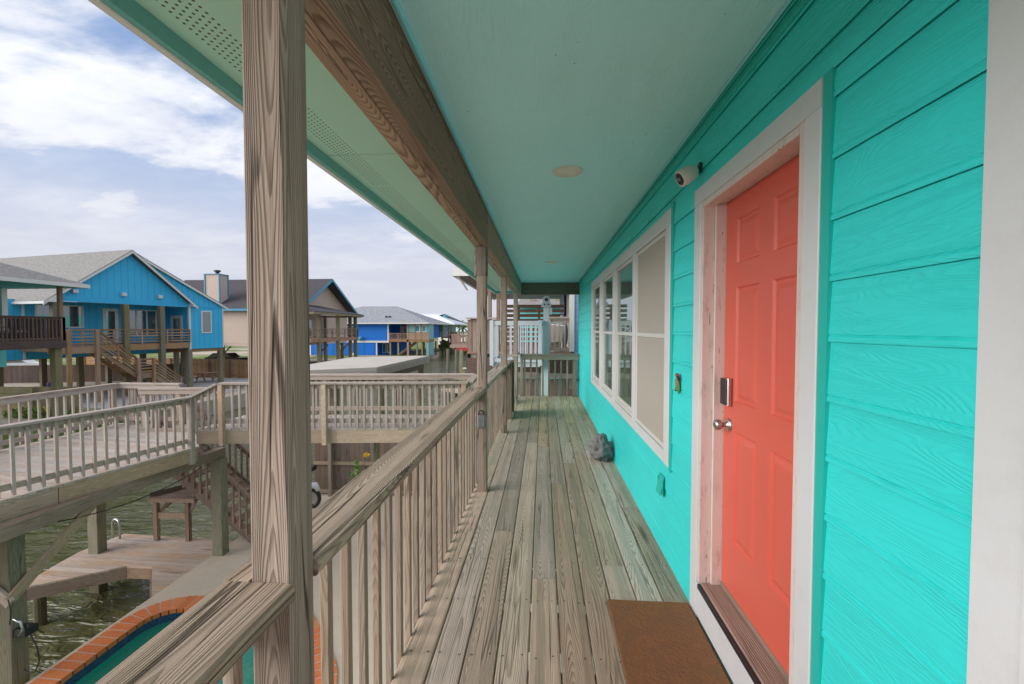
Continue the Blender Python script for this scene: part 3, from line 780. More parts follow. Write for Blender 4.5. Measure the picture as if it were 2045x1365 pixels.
# ---- things on the porch
mb = MB(); mb.box(.355, .788, 1.42, 2.345, .004, .020, .004); tag(mb.build('door_mat', 'door_mat_fibre'), 'brown coir door mat lying on the porch boards before the coral door', 'door mat')
import mathutils.noise as mn
def blob(mb, c, r3, seed, amp=.35, nu=26, nv=18, sc=2.2, flat=None):
    pts = []; F = []
    for j in range(nv+1):
        ph = math.pi*j/nv
        for i in range(nu):
            a = 2*math.pi*i/nu; d_ = V3((math.sin(ph)*math.cos(a), math.sin(ph)*math.sin(a), math.cos(ph)))
            q = d_*sc+V3((seed*3.1, seed*7.7, 0)); k = 1+amp*(mn.fractal(q, .8, 2., 4))+amp*.5*abs(mn.noise(q*2.3))
            p = V3((d_.x*r3[0], d_.y*r3[1], d_.z*r3[2]))*k+V3(c)
            if flat is not None: p.z = max(p.z, flat)
            pts.append(p)
    for j in range(nv):
        for i in range(nu):
            F.append((j*nu+i, (j+1)*nu+i, (j+1)*nu+(i+1) % nu, j*nu+(i+1) % nu))
    mb.add(pts, F, [[(0, 0)]*4]*len(F))
mb = MB(); blob(mb, (.665, 4.95, .135), (.108, .135, .145), 4, .36, 48, 36, 2.1, .003); o = mb.build('rock', 'rock_stone', None, True)
tag(o, 'rough grey rock standing on the porch floor against the turquoise wall', 'rock')
LB = thing('key_lockbox', 'grey push button key box hung on the second porch post', 'lock box', (-.556, 3.885, .60))
mb = MB(); mb.box(-.594, -.520, 3.852, 3.884, .605, .715, .008); mb.build('body', 'grey_plastic', LB)
mb = MB(); mb.box(-.583, -.531, 3.846, 3.8515, .612, .672, .003); mb.build('cover_plate', 'galvanised_steel', LB)
mb = MB(); mb.tube([(-.580, 3.868, .715), (-.580, 3.868, .742), (-.572, 3.868, .755), (-.542, 3.868, .755), (-.534, 3.868, .742), (-.534, 3.868, .715)], .005, 8); mb.build('shackle', 'dark_metal', LB, True)
SCm = thing('security_camera', 'white bullet security camera mounted on the wall above the door casing', 'security camera', (PX-.012, 2.30, 2.36))
cc = V3((.735, 2.275, 2.285)); ax = V3((-.85, -.10, -.50)).normalized()
mb = MB(); lathe(mb, cc-ax*.055, ax, [(0, .006), (.004, .020), (.018, .034), (.04, .041), (.075, .044), (.10, .043), (.104, .040)], 28); mb.build('housing', 'camera_shell', SCm, True)
mb = MB(); lathe(mb, cc+ax*.0492, ax, [(0, .032), (.002, .031), (.003, .012)], 28); ln = mb.build('lens_plate', 'lens_black', SCm)
mb = MB(); lathe(mb, cc+ax*.0525, ax, [(0, .011), (.002, .009)], 16); mb.build('lens', 'grey_plastic', ln)
mb = MB(); lathe(mb, (PX-.012, 2.30, 2.325), (-1, 0, 0), [(0, .028), (.006, .028), (.008, .020)], 18); mb.tube([(PX-.018, 2.30, 2.325), (.775, 2.305, 2.32), (.762, 2.298, 2.302)], .007, 8); mb.build('wall_mount', 'dark_metal', SCm)
OR = thing('wall_ornament', 'small painted figure ornament hung on the turquoise siding beside the door', 'ornament', (PX-.014, 2.59, 1.13))
mb = MB(); blob(mb, (PX-.026, 2.590, 1.175), (.010, .022, .040), 5, .35, 16, 12); mb.build('body', 'ornament_ochre', OR, True)
mb = MB(); blob(mb, (PX-.026, 2.590, 1.226), (.010, .017, .013), 8, .3, 12, 8); mb.build('cap', 'ornament_red', OR, True)
mb = MB(); blob(mb, (PX-.022, 2.572, 1.150), (.007, .009, .032), 6, .3, 12, 8); mb.build('leaf', 'ornament_green', OR, True)
mb = MB(); blob(mb, (PX-.024, 2.573, 1.208), (.008, .012, .010), 9, .3, 12, 8); blob(mb, (PX-.028, 2.603, 1.140), (.008, .010, .010), 2, .3, 12, 8); mb.build('bird', 'black_plastic', OR, True)

# ---- railing builder
def railing(name, label, p0, p1, zt0, zt1, zb0, zb1, posts=(), pitch=.14, mat='walkway_wood', capw=.145, capt=.038, bw=.038, side=1, lower=True, postdown=.22, cap_off=0., bz=None, pw=.089, bmat=None, group='deck railings', caprange=None, endcut=True, cat='railing', pmat=None):
    """p0,p1 xy of the baluster line; zt rail top; zb deck level. side: +1 -> cap centre shifted left of travel"""
    p0 = V3((*p0, 0)); p1 = V3((*p1, 0)); L = (p1-p0).length; d_ = (p1-p0)/L; nrm = V3((-d_.y, d_.x, 0))*side
    T = thing(name, label, cat, (p0.x, p0.y, zb0), 0., group)
    zt = lambda s: zt0+(zt1-zt0)*s/L
    zb = lambda s: zb0+(zb1-zb0)*s/L
    off = nrm*(cap_off)
    mb = MB(); a = p0+off; b = p1+off
    mb.bar((a.x, a.y, zt(0)-capt/2), (b.x, b.y, zt(L)-capt/2), capw, capt, ch=.004); mb.build('handrail', mat, T)
    o2 = nrm*(bw/2+.019)
    mb = MB(); a = p0+o2; b = p1+o2
    mb.bar((a.x, a.y, zt(0)-capt-.046), (b.x, b.y, zt(L)-capt-.046), .036, .088, ch=.002)
    mb.build('rail_board', mat, T)
    if lower:
        mb = MB(); mb.bar((a.x, a.y, zb(0)+.14), (b.x, b.y, zb(L)+.14), .036, .088, ch=.002); mb.build('rail_board', mat, T)
    for s in posts:
        q = p0+d_*s+nrm*(bw/2+.038+pw/2 if postdown == 0 else -pw*.25)
        mb = MB(); mb.box(q.x-pw/2, q.x+pw/2, q.y-pw/2, q.y+pw/2, zb(s)-postdown, zt(s)-capt-.001, .005); mb.build('post', pmat or mat, T)
    n = int(L/pitch); s = pitch*.5
    proto = None
    same = abs((zt0-zt1)-(zb0-zb1)) < 1e-6
    lo = bz if bz is not None else (.03 if lower else -.18)
    while s < L-.03:
        if all(abs(s-q) > (pw/2+bw*.4) for q in posts):
            q = p0+d_*s
            if proto is None or not same:
                mb = MB(); mb.bar((q.x, q.y, zb(s)+lo), (q.x, q.y, zt(s)-capt-.001), bw, bw, (d_.x, d_.y, 0), ch=.002)
                o = mb.build('baluster', bmat or mat, T); ps = (q, zb(s))
                if proto is None: proto = o
            else:
                child_copy(proto, (q.x-ps[0].x, q.y-ps[0].y, zb(s)-ps[1]))
        s += pitch
    return T
# porch railing: caps sit round the posts, balusters hang outside the floor edge
PR = thing('porch_railing', 'weathered grey wooden railing along the near porch with broad flat cap', 'railing', (-.62, 3., 0), 0.)
CT = .980
mb = MB(); mb.bar((-.582, -1.2, CT-.019), (-.582, .829, CT-.019), .156, .038, ch=.006, r=.31, seg=10); mb.build('handrail', 'rail_cap_wood', PR)
mb = MB(); mb.bar((-.582, .921, CT-.019), (-.582, 3.884, CT-.019), .156, .038, ch=.006, r=.77, seg=10); mb.build('handrail', 'rail_cap_wood', PR)
mb = MB(); mb.bar((-.582, 3.978, CT-.019), (-.582, 6.114, CT-.019), .156, .038, ch=.005, seg=6); mb.build('handrail', 'rail_cap_wood', PR)
mb = MB(); mb.bar((-.582, 6.206, CT-.019), (-.582, 7.15, CT-.019), .156, .038, ch=.005, seg=3); mb.build('handrail', 'rail_cap_wood', PR)
for a_, b_ in ((.829, .921), (3.884, 3.978), (6.114, 6.206)): mb = MB(); mb.box(-.66, -.602, a_, b_, CT-.038, CT, .003, ax='y'); mb.build('handrail', 'rail_cap_wood', PR)
mb = MB(); mb.box(-.636, -.602, -1.2, 7.12, CT-.128, CT-.039, .002); mb.build('rail_board', 'baluster_wood', PR)
proto = None; yb = -1.12
while yb < 7.05:
    if proto is None:
        mb = MB(); mb.box(-.6690, -.6405, yb-.019, yb+.009, -.21, CT-.039, .003); proto = mb.build('baluster', 'baluster_wood', PR); y00 = yb
    else: child_copy(proto, (0, yb-y00, 0))
    yb += .1315
for yp, mt_ in ((7.10, 'gate_post_wood'), (7.72, 'gate_post_wood'), (8.62, 'porch_post_wood')):
    mb = MB(); mb.box(-.60, -.512, yp-.0445, yp+.0445, -.25, CT-.04, .004); mb.build('post', mt_, PR)
mb = MB()
for q in range(4): mb.box(-.596, -.572, 7.16+q*.138, 7.29+q*.138, .03, .93, .002)
mb.build('gate_board', 'gate_post_wood', PR)
mb = MB(); mb.box(-.78, -.50, 8.55, 8.70, CT-.038, CT-.0005, .004); mb.bar((-.582, 8.705, CT-.019), (-.582, 9.66, CT-.019), .15, .038, ch=.004); mb.build('handrail', 'rail_cap_wood', PR)
ER = thing('end_railing', 'greenish wooden railing closing the far end of the porch', 'railing', (.15, 9.6, 0), 0.)
mb = MB(); mb.box(-.50, PX-.018, 9.50, 9.645, .905, .943, .004); mb.build('handrail', 'green_rail_wood', ER)
mb = MB(); mb.box(-.50, PX-.018, 9.52, 9.555, .815, .904, .003); mb.build('rail_board', 'green_rail_wood', ER)
proto = None; xb = -.40
while xb < PX-.10:
    if proto is None:
        mb = MB(); mb.box(xb-.019, xb+.019, 9.556, 9.594, .0, .904, .003); proto = mb.build('baluster', 'green_rail_wood', ER); x00 = xb
    else: child_copy(proto, (xb-x00, 0, 0))
    xb += .1345
mb = MB(); mb.box(-.495, -.43, 9.53, 9.60, 0., .904, .004); mb.build('post', 'green_rail_wood', ER)
mb = MB(); mb.box(.685, .755, 9.53, 9.60, 0., .904, .004); mb.build('post', 'green_rail_wood', ER)

# ================================================================== GROUND, WATER
def sheet(name, pts, z, mat):
    mb = MB(); mb.poly([(x, y, z) for x, y in pts]); return struct(mb.build(name, mat))
mb = MB(); mb.poly([(-600, -60, WZ), (600, -60, WZ), (600, 900, WZ), (-600, 900, WZ)]); struct(mb.build('water', 'canal_water'))
# pool outline (inner edge), ccw
def rounded(pts, rads, n=6):
    out = []
    for i, p in enumerate(pts):
        a = V3((*pts[i-1], 0)); b = V3((*p, 0)); c = V3((*pts[(i+1) % len(pts)], 0)); r_ = rads[i]
        u = (a-b).normalized(); v = (c-b).normalized(); th_ = math.acos(max(-1, min(1, u.dot(v)))); tl = r_/math.tan(th_/2)
        s0 = b+u*tl; s1 = b+v*tl; ctr = b+(u+v).normalized()*(r_/math.sin(th_/2))
        v0 = s0-ctr; v1 = s1-ctr; ang = math.acos(max(-1, min(1, v0.normalized().dot(v1.normalized()))))
        cr = v0.cross(v1).z
        for k in range(n+1):
            t_ = ang*k/n*(1 if cr > 0 else -1); q = Matrix.Rotation(t_, 3, 'Z') @ v0; out.append((ctr.x+q.x, ctr.y+q.y))
    return out
pool_c = [(-6.47, 1.0), (-3.3, 1.0), (-3.0, 5.35), (-4.3, 6.75), (-6.47, 6.72)]
pin = rounded(pool_c, [.6, .6, 1.0, .8, .42]); 
pout = rounded([(-6.81, .66), (-2.95, .66), (-2.62, 5.45), (-4.1, 7.10), (-6.81, 7.06)], [.95, .95, 1.35, 1.15, .75])
mb = MB()       # patio with the pool cut out: ring of quads out to the patio rectangle
def rect_pt(p):
    x0, x1, y0, y1 = -6.90, 6., -8., 13.2
    cx, cy = -4.8, 4.; dx, dy = p[0]-cx, p[1]-cy; ts = []
    if dx > 0: ts.append((x1-cx)/dx)
    if dx < 0: ts.append((x0-cx)/dx)
    if dy > 0: ts.append((y1-cy)/dy)
    if dy < 0: ts.append((y0-cy)/dy)
    t_ = min(ts); return (cx+dx*t_, cy+dy*t_)
N = len(pout)
corners = [(-6.9, -8.), (6., -8.), (6., 13.2), (-6.9, 13.2)]
ang = lambda p: math.atan2(p[1]-4., p[0]+4.8)
for i in range(N):
    a, b = pout[i], pout[(i+1) % N]; ra, rb = rect_pt(a), rect_pt(b); mid_ = []
    aa, ab = ang(a), ang(b)
    if ab < aa: ab += 2*math.pi
    for c in corners:
        ac = ang(c)
        if ac < aa: ac += 2*math.pi
        if aa < ac < ab: mid_.append(c)
    mb.poly([(*p, G) for p in [a, ra, *mid_, rb, b]])
P_ = [(-6.9, -8.), (6., -8.), (6., 13.2), (-6.9, 13.2)]
for i in range(4):
    a, b = P_[i], P_[(i+1) % 4]; mb.poly([(a[0], a[1], -5.2), (b[0], b[1], -5.2), (b[0], b[1], G), (a[0], a[1], G)])
struct(mb.build('patio', 'concrete'))
PL = thing('swimming_pool', 'green swimming pool edged with orange brick coping, set in the patio below', 'pool', (-4.8, 4., G))
mb = MB()
for i in range(N):
    a, b = V3((*pout[i], 0)), V3((*pout[(i+1) % N], 0)); c, d_ = V3((*pin[i], 0)), V3((*pin[(i+1) % N], 0))
    L = (b-a).length; k = max(1, round(((b-a).length+(d_-c).length)/2/.155))
    for j in range(k):
        f0, f1 = j/k+.07/k, (j+1)/k-.07/k
        q = [a.lerp(b, f0), a.lerp(b, f1), c.lerp(d_, f1), c.lerp(d_, f0)]
        if (q[1]-q[0]).length < .012: continue
        mb.prism([(p.x, p.y) for p in q][::-1] if (q[1]-q[0]).cross(q[2]-q[0]).z < 0 else [(p.x, p.y) for p in q], G-.05, G+.025)
mb.build('coping', 'orange_brick', PL)
mb = MB()
for i in range(N): 
    q = [pout[i], pout[(i+1) % N], pin[(i+1) % N], pin[i]]; mb.poly([(*p, G+.019) for p in q][::-1])
mb.build('grout', 'boathouse_roof_paint', PL)
mb = MB(); acc = 0.
for i in range(N):
    a, b = pin[i], pin[(i+1) % N]; L = math.hypot(b[0]-a[0], b[1]-a[1])
    mb.add([(*a, G-.052), (*b, G-.052), (*b, G-1.4), (*a, G-1.4)], [(0, 1, 2, 3)], [[(acc, 1.4), (acc+L, 1.4), (acc+L, 0), (acc, 0)]]); acc += L
mb.build('tile_band', 'navy_tile', PL)
mb = MB(); mb.poly([(*p, G-.17) for p in pin]); mb.build('pool_water', 'pool_water', PL)
# left bank and far ground
def bank(name, pts, z, mat):
    mb = MB(); mb.poly([(x, y, z) for x, y in pts]); n_ = len(pts)
    for i in range(n_):
        a, b = pts[i], pts[(i+1) % n_]; mb.poly([(a[0], a[1], -5.), (b[0], b[1], -5.), (b[0], b[1], z), (a[0], a[1], z)])
    return struct(mb.build(name, mat))
bank('ground', [(-21.6, -40), (-21.6, 22), (-20.8, 45), (-20.3, 82), (-22, 96), (-400, 96), (-400, -40)], -3.12, 'sand_lot')
bank('far_bank', [(-400, 97), (-19.5, 97), (-12, 110), (60, 112), (400, 130), (400, 700), (-400, 700)], -3.3, 'grassy_bank')
bank('neighbour_ground', [(-6.2, 13.4), (200, 13.4), (200, 108), (-2., 108), (-4.5, 60)], -3.3, 'sand_lot')
sheet('concrete_pad', [(-23.2, 22.5), (-22., 37.), (-38., 40), (-41., 26.)], -3.10, 'grey_concrete')
sheet('grass', [(-34, 42), (-36, 66), (-120, 90), (-120, 45)], -3.09, 'grassy_bank')
# ================================================================== RAISED WALKWAY
def planks(mb, poly, z, th, pitch, wid, along, jit=.0015):
    """boards running along direction `along`, clipped to a convex polygon"""
    al = V3((*along, 0)).normalized(); pr = V3((-al.y, al.x, 0))
    P = [V3((*p, 0)) for p in poly]
    s0 = min(p.dot(pr) for p in P); s1 = max(p.dot(pr) for p in P)
    s = s0+.002
    while s < s1-.01:
        w_ = min(wid, s1-s)
        # clip strip [s,s+w] against polygon
        def clip(Q, lim, sign):
            out = []
            for i in range(len(Q)):
                a, b = Q[i-1], Q[i]; da = (a.dot(pr)-lim)*sign; db = (b.dot(pr)-lim)*sign
                if (da < 0) != (db < 0): out.append(a.lerp(b, da/(da-db)))
                if db >= 0: out.append(b)
            return out
        Q = clip(clip(P, s, 1), s+w_, -1)
        if len(Q) >= 3:
            dz = random.uniform(-jit, jit); r_ = random.random()
            mb.poly([(p.x, p.y, z+dz) for p in Q], r=r_, u=al)
            for i in range(len(Q)):
                a, b = Q[i], Q[(i+1) % len(Q)]; mb.poly([(a.x, a.y, z-th), (b.x, b.y, z-th), (b.x, b.y, z+dz), (a.x, a.y, z+dz)], r=r_)
        s += pitch
LD = thing('raised_deck', 'long raised wooden deck on green piles to the left over the dock', 'deck', (-8.3, 6., G))
LZ = -.746; nd = V3((.49, 2.58, 0)).normalized()
def ledge(y): return -7.059+(y-5.062)*(.499/2.581)
mb = MB(); planks(mb, [(ledge(2.3), 2.3), (ledge(7.72), 7.72), (-8.2, 9.5), (-10.05, 9.5), (-10.05, 2.3)], LZ, .036, .146, .140, (-1., .1))
mb.build('deck_boards', 'walkway_wood', LD)
mb = MB()
a = (ledge(2.3)-.025, 2.3); b = (ledge(7.70)-.025, 7.70)
for (s0, s1) in ((0, .30), (.302, .62), (.622, 1.)):
    q0 = V3((*a, 0)).lerp(V3((*b, 0)), s0); q1 = V3((*a, 0)).lerp(V3((*b, 0)), s1)
    mb.bar((q0.x, q0.y, LZ-.037-.117), (q1.x, q1.y, LZ-.037-.117), .038, .234, ch=.003)
mb.box(-10.03, -9.99, 2.3, 9.5, LZ-.27, LZ-.037); mb.box(-9.98, -6.65, 7.66, 7.70, LZ-.27, LZ-.04)
for q in range(12): yq = 2.5+q*.45; mb.box(-9.98, ledge(yq)-.06, yq, yq+.04, LZ-.27, LZ-.038)
mb.build('rim_joist', 'walkway_rim_wood', LD)
mb = MB(); mb.bar((-7.0, 2.3, -1.114), (-6.80, 8.62, -1.114), .17, .192, ch=.006); mb.box(-9.56, -9.40, 2.3, 8.62, -1.21, -1.018, .006); mb.build('support_beam', 'dark_beam_wood', LD)
for (x, y) in ((-6.78, 8.50), (-9.47, 8.40), (-7.17, 5.22), (-9.5, 5.1)):
    mb = MB(); mb.box(x-.118, x+.118, y-.10, y+.10, -5., -1.212, .012); mb.build('pile', 'green_pile_wood', LD)
mb = MB(); mb.bar((-6.90, 6.15, -1.13), (-7.03, 5.10, -2.10), .045, .15, (0, 1, 0), ch=.004); mb.build('brace', 'walkway_rim_wood', LD)
mb = MB(); mb.bar((-7.0, 5.09, -2.13), (-8.3, 5.09, -1.15), .045, .14, (0, 0, 1), ch=.004); mb.build('brace', 'walkway_rim_wood', LD)
railing('deck_railing', 'near side railing of the left raised deck, sloping toward the camera', (ledge(2.3)-.03, 2.3), (ledge(7.65)-.03, 7.65), .23, .23, LZ, LZ, posts=(2.12, 5.38), pitch=.152, side=1, postdown=.30, cap_off=.0, bz=.02)
railing('deck_railing', 'far side railing of the left raised deck, with flower bed behind', (-9.96, 2.3), (-9.96, 9.40), .23, .23, LZ, LZ, posts=(.2, 2.4, 4.75, 7.0), pitch=.155, side=-1, postdown=.2)
railing('deck_railing', 'short railing across the far end of the left deck', (-9.92, 9.42), (-8.40, 9.42), .23, .23, LZ, LZ, posts=(.3, 1.45), pitch=.15, side=-1, postdown=.2)
railing('deck_railing', 'low inner railing beside the head of the dock stairs', (-8.72, 8.72), (-6.95, 8.95), .21, .21, LZ-.1, LZ-.1, posts=(.08,), pitch=.15, side=-1, postdown=.2)
CW = thing('cross_walkway', 'raised plank walkway with railings crossing behind the porch', 'walkway', (-4., 8.3, G))
CZd = -.386
def cn(x): return 7.60+.095*(x+6.5)     # near edge
def cf(x): return 9.08+.095*(x+5.)      # far edge
mb = MB(); planks(mb, [(-6.5, cn(-6.5)), (-1.35, cn(-1.35)), (-1.35, cf(-1.35)), (-6.5, cf(-6.5))], CZd, .036, .146, .140, (-.5, 1.))
mb.build('deck_boards', 'walkway_wood', CW)
mb = MB(); mb.bar((-6.5, cn(-6.5)+.02, CZd-.16), (-3.9, cn(-3.9)+.02, CZd-.16), .038, .245, ch=.003); mb.bar((-3.898, cn(-3.9)+.02, CZd-.16), (-1.36, cn(-1.36)+.02, CZd-.16), .038, .245, ch=.003)
mb.bar((-6.5, cf(-6.5)-.02, CZd-.16), (-1.36, cf(-1.36)-.02, CZd-.16), .038, .245); mb.build('rim_joist', 'walkway_rim_wood', CW)
for (x, y) in ((-3.62, 9.1), (-1.9, 9.1)):
    mb = MB(); mb.box(x-.05, x+.05, y-.05, y+.05, G, CZd-.29, .01); mb.build('pile', 'green_pile_wood', CW)
railing('walkway_railing', 'railing on the near side of the cross walkway, wrapping round the deck corner', (-6.02, cn(-6.02)-.01), (-1.42, cn(-1.42)-.01), .495, .495, CZd, CZd, posts=(.02, 1.93, 4.55), pitch=.137, side=1, postdown=.30, bz=.02, pmat='walkway_rim_wood')
railing('walkway_railing', 'railing on the far side of the cross walkway before the canal', (-6.25, cf(-6.25)), (-1.50, cf(-1.5)), .51, .51, CZd, CZd, posts=(.05, 1.5, 3., 4.7), pitch=.137, side=-1, postdown=.2)
railing('walkway_railing', 'short railing closing the right hand end of the cross walkway', (-1.40, cn(-1.40)+.05), (-1.46, cf(-1.46)-.05), .495, .505, CZd, CZd, posts=(), pitch=.14, side=1, postdown=.2)
railing('walkway_railing', 'short sloped railing stepping down from cross walkway to left deck', (-6.56, 7.60), (-6.08, 7.64), .245, .485, LZ+.30, CZd, posts=(), pitch=.12, side=1, postdown=.2, bz=.02, lower=True)
# ---- dock
DK = thing('boat_dock', 'low boat dock of weathered planks beside the pool patio', 'dock', (-8.3, 8., WZ))
d1 = [(-6.9, 9.05), (-9.70, 9.20), (-9.88, 8.35), (-9.72, 7.93), (-7.78, 7.93), (-6.9, 7.02)]
mb = MB(); planks(mb, [(-6.905, 9.05), (-9.70, 9.20), (-9.86, 8.35), (-9.80, 7.932), (-7.78, 7.932), (-6.905, 7.93)][::-1][::-1], G-.01, .036, .146, .135, (-1., .02))
planks(mb, [(-9.80, 7.930), (-9.66, 7.20), (-9.47, 7.14), (-8.33, 7.930)][::-1], G-.01, .036, .146, .135, (-1., .02))
planks(mb, [(-6.905, 7.928), (-7.78, 7.928), (-6.905, 7.02)], G-.01, .036, .146, .135, (-1., .02))
mb.build('planks', 'dock_wood', DK)
mb = MB(); mb.bar((-9.50, 7.15, G-.16), (-8.35, 7.945, G-.16), .04, .22, ch=.003); mb.bar((-8.35, 7.955, G-.16), (-7.79, 7.955, G-.16), .04, .22, ch=.003); mb.bar((-7.77, 7.90, G-.16), (-6.92, 7.02, G-.16), .04, .22)
mb.bar((-9.70, 9.19, G-.16), (-9.86, 8.35, G-.16), .04, .22); mb.bar((-9.86, 8.35, G-.16), (-9.66, 7.2, G-.16), .04, .22); mb.build('rim_board', 'stair_wood', DK)
for (x, y) in ((-9.5, 7.35), (-9.6, 9.05), (-8.2, 9.0), (-7.9, 8.2)):
    mb = MB(); mb.tube([(x, y, -5.), (x, y, G-.06)], .09, 12); mb.build('pile', 'green_pile_wood', DK)
mb = MB()
for (ax_, ay_, bx_, by_) in ((-9.64, 8.62, -9.86, 8.66), (-9.56, 8.97, -9.80, 9.03)):
    d_ = V3((bx_-ax_, by_-ay_, 0)); pts = [V3((ax_, ay_, G)), V3((ax_, ay_, G+.30))]
    for k in range(1, 8): a_ = math.pi*k/8; pts.append(V3((ax_, ay_, G+.30))+d_*(.5-.5*math.cos(a_))+V3((0, 0, .12*math.sin(a_))))
    pts += [V3((bx_, by_, G+.28)), V3((bx_, by_, G-1.2))]; mb.tube(pts, .021, 8)
for q in range(4): mb.tube([(-9.86, 8.66, G-.2-q*.28), (-9.80, 9.03, G-.2-q*.28)], .018, 6)
tag(mb.build('dock_ladder', 'galvanised_steel', None, True), 'grey metal swim ladder with hooped handles on the dock edge', 'ladder')
FT = thing('cleaning_table', 'wooden corner table on legs standing at the dock edge', 'table', (-8.4, 9.0, G))
tz = G+.98
mb = MB(); planks(mb, [(-8.78, 8.90), (-7.72, 8.95), (-7.95, 9.35), (-8.45, 9.55)], tz, .03, .10, .096, (-1., -.05)); mb.build('table_top', 'stair_wood', FT)
mb = MB(); mb.bar((-8.79, 8.94, tz+.04), (-8.44, 9.58, tz+.04), .022, .10); mb.bar((-8.44, 9.58, tz+.04), (-7.93, 9.37, tz+.04), .022, .10); mb.bar((-8.78, 8.885, tz-.055), (-7.72, 8.935, tz-.055), .022, .085); mb.build('edge_board', 'stair_wood', FT)
for (x, y) in ((-8.66, 8.97), (-7.93, 9.0)):
    mb = MB(); mb.box(x-.045, x+.045, y-.045, y+.045, G, tz-.03, .003); mb.build('leg', 'stair_wood', FT)
mb = MB(); mb.bar((-8.61, 8.96, G+.56), (-7.98, 8.985, G+.56), .03, .14); mb.build('stretcher', 'walkway_rim_wood', FT)
for (x, y, x2, y2) in ((-8.64, 9.03, -8.42, 9.42), (-7.93, 9.06, -8.22, 9.40), (-8.60, 8.99, -8.35, 9.05), (-7.90, 9.0, -7.74, 9.02)):
    mb = MB(); mb.bar((x, y, G+.62), (x2, y2, tz-.05), .04, .07); mb.build('brace', 'stair_wood', FT)
# ---- stairs from the deck to the dock
ST = thing('dock_stairs', 'weathered wooden stairs going down from the raised deck to the dock', 'stairs', (-6.3, 9.5, G))
sx0, sz0, sx1, sz1 = -9.15, LZ-.06, -6.22, G
sl_ = (sz1-sz0)/(sx1-sx0)
nst = 13; 
for yy_ in (8.98, 9.98):
    mb = MB(); mb.bar((sx0+.15, yy_, sz0-.24), (sx1-.10, yy_, sz1+.04), .04, .24, ch=.002)
    for k in range(nst):
        x = sx0+(sx1-sx0)*(k+.5)/nst; z = sz0+(sz1-sz0)*(k+.5)/nst
        mb.slab([(x-.11, yy_-.02, z-.02), (x+.11, yy_-.02, z-.02), (x-.11, yy_-.02, z-.22)], (0, .04, 0))
    mb.build('stringer', 'stair_wood', ST)
mb0 = None
for k in range(nst):
    x = sx0+(sx1-sx0)*(k+.5)/nst; z = sz0+(sz1-sz0)*(k+.5)/nst
    if mb0 is None:
        mb = MB(); mb.box(x-.13, x+.13, 9.01, 9.95, z-.02, z+.018, .003, ax='y'); mb0 = mb.build('tread', 'stair_wood', ST); q0 = (x, z)
    else: child_copy(mb0, (x-q0[0], 0, z-q0[1]))
for yy_ in (8.93, 10.03):
    mb = MB(); mb.bar((sx0+.2, yy_, sz0+sl_*.2+.92), (sx1-.05, yy_, sz1+.92), .10, .038, ch=.003); mb.build('handrail', 'stair_wood', ST)
    mb = MB(); mb.bar((sx0+.2, yy_, sz0+sl_*.2+.84), (sx1-.05, yy_, sz1+.84), .036, .088, ch=.003); mb.build('rail_board', 'stair_wood', ST)
    mb = MB(); mb.bar((sx0+.2, yy_, sz0+sl_*.2+.12), (sx1-.05, yy_, sz1+.12), .036, .088, ch=.003); mb.build('rail_board', 'stair_wood', ST)
    for x in (sx1-.12, sx0+.3):
        z = sz0+sl_*(x-sx0); mb = MB(); mb.box(x-.045, x+.045, yy_-.045, yy_+.045, z-.12, z+.90, .003); mb.build('post', 'stair_wood', ST)
    pr_ = None; x = sx0+.42
    while x < sx1-.2:
        z = sz0+sl_*(x-sx0)
        if pr_ is None:
            mb = MB(); mb.box(x-.019, x+.019, yy_-.057, yy_-.021, z+.0, z+.88, .002); pr_ = mb.build('baluster', 'stair_wood', ST); q0 = (x, z)
        else: child_copy(pr_, (x-q0[0], 0, z-q0[1]))
        x += .15
# hanging cable and pump box
mb = MB(); pts = []
for k in range(15): s = k/14; pts.append((-6.92+.1*s, 5.6+2.6*s, -1.24-.30*4*s*(1-s)*.5-.02))
mb.tube(pts, .008, 6); tag(mb.build('cable', 'black_plastic', None, True), 'thin black cable sagging beneath the raised deck', 'cable')
EB = thing('boat_lift_motor', 'small black motor box with looping wires strapped to the near green pile', 'motor', (-6.78, 5.05, -2.9))
mb = MB(); mb.box(-7.05, -6.88, 5.14, 5.30, -2.62, -2.52, .01); mb.build('box', 'black_plastic', EB)
mb = MB(); pts = [(x_-.2, 5.2, z_) for x_, z_ in ((-6.72, -2.45), (-6.68, -2.6), (-6.58, -2.8), (-6.56, -2.98), (-6.62, -3.12), (-6.72, -3.15), (-6.79, -3.1))]; mb.tube(pts, .008, 6); mb.tube([(-6.98, 5.05, -2.05), (-6.93, 5.04, -2.2), (-6.97, 5.05, -2.38)], .007, 6); mb.build('wire', 'dark_metal', EB, True)
mb = MB(); mb.tube([(-6.98, 5.1, -2.34), (-6.88, 5.1, -2.38), (-6.85, 5.1, -2.48), (-6.90, 5.1, -2.56)], .014, 8); mb.build('hose', 'galvanised_steel', EB, True)
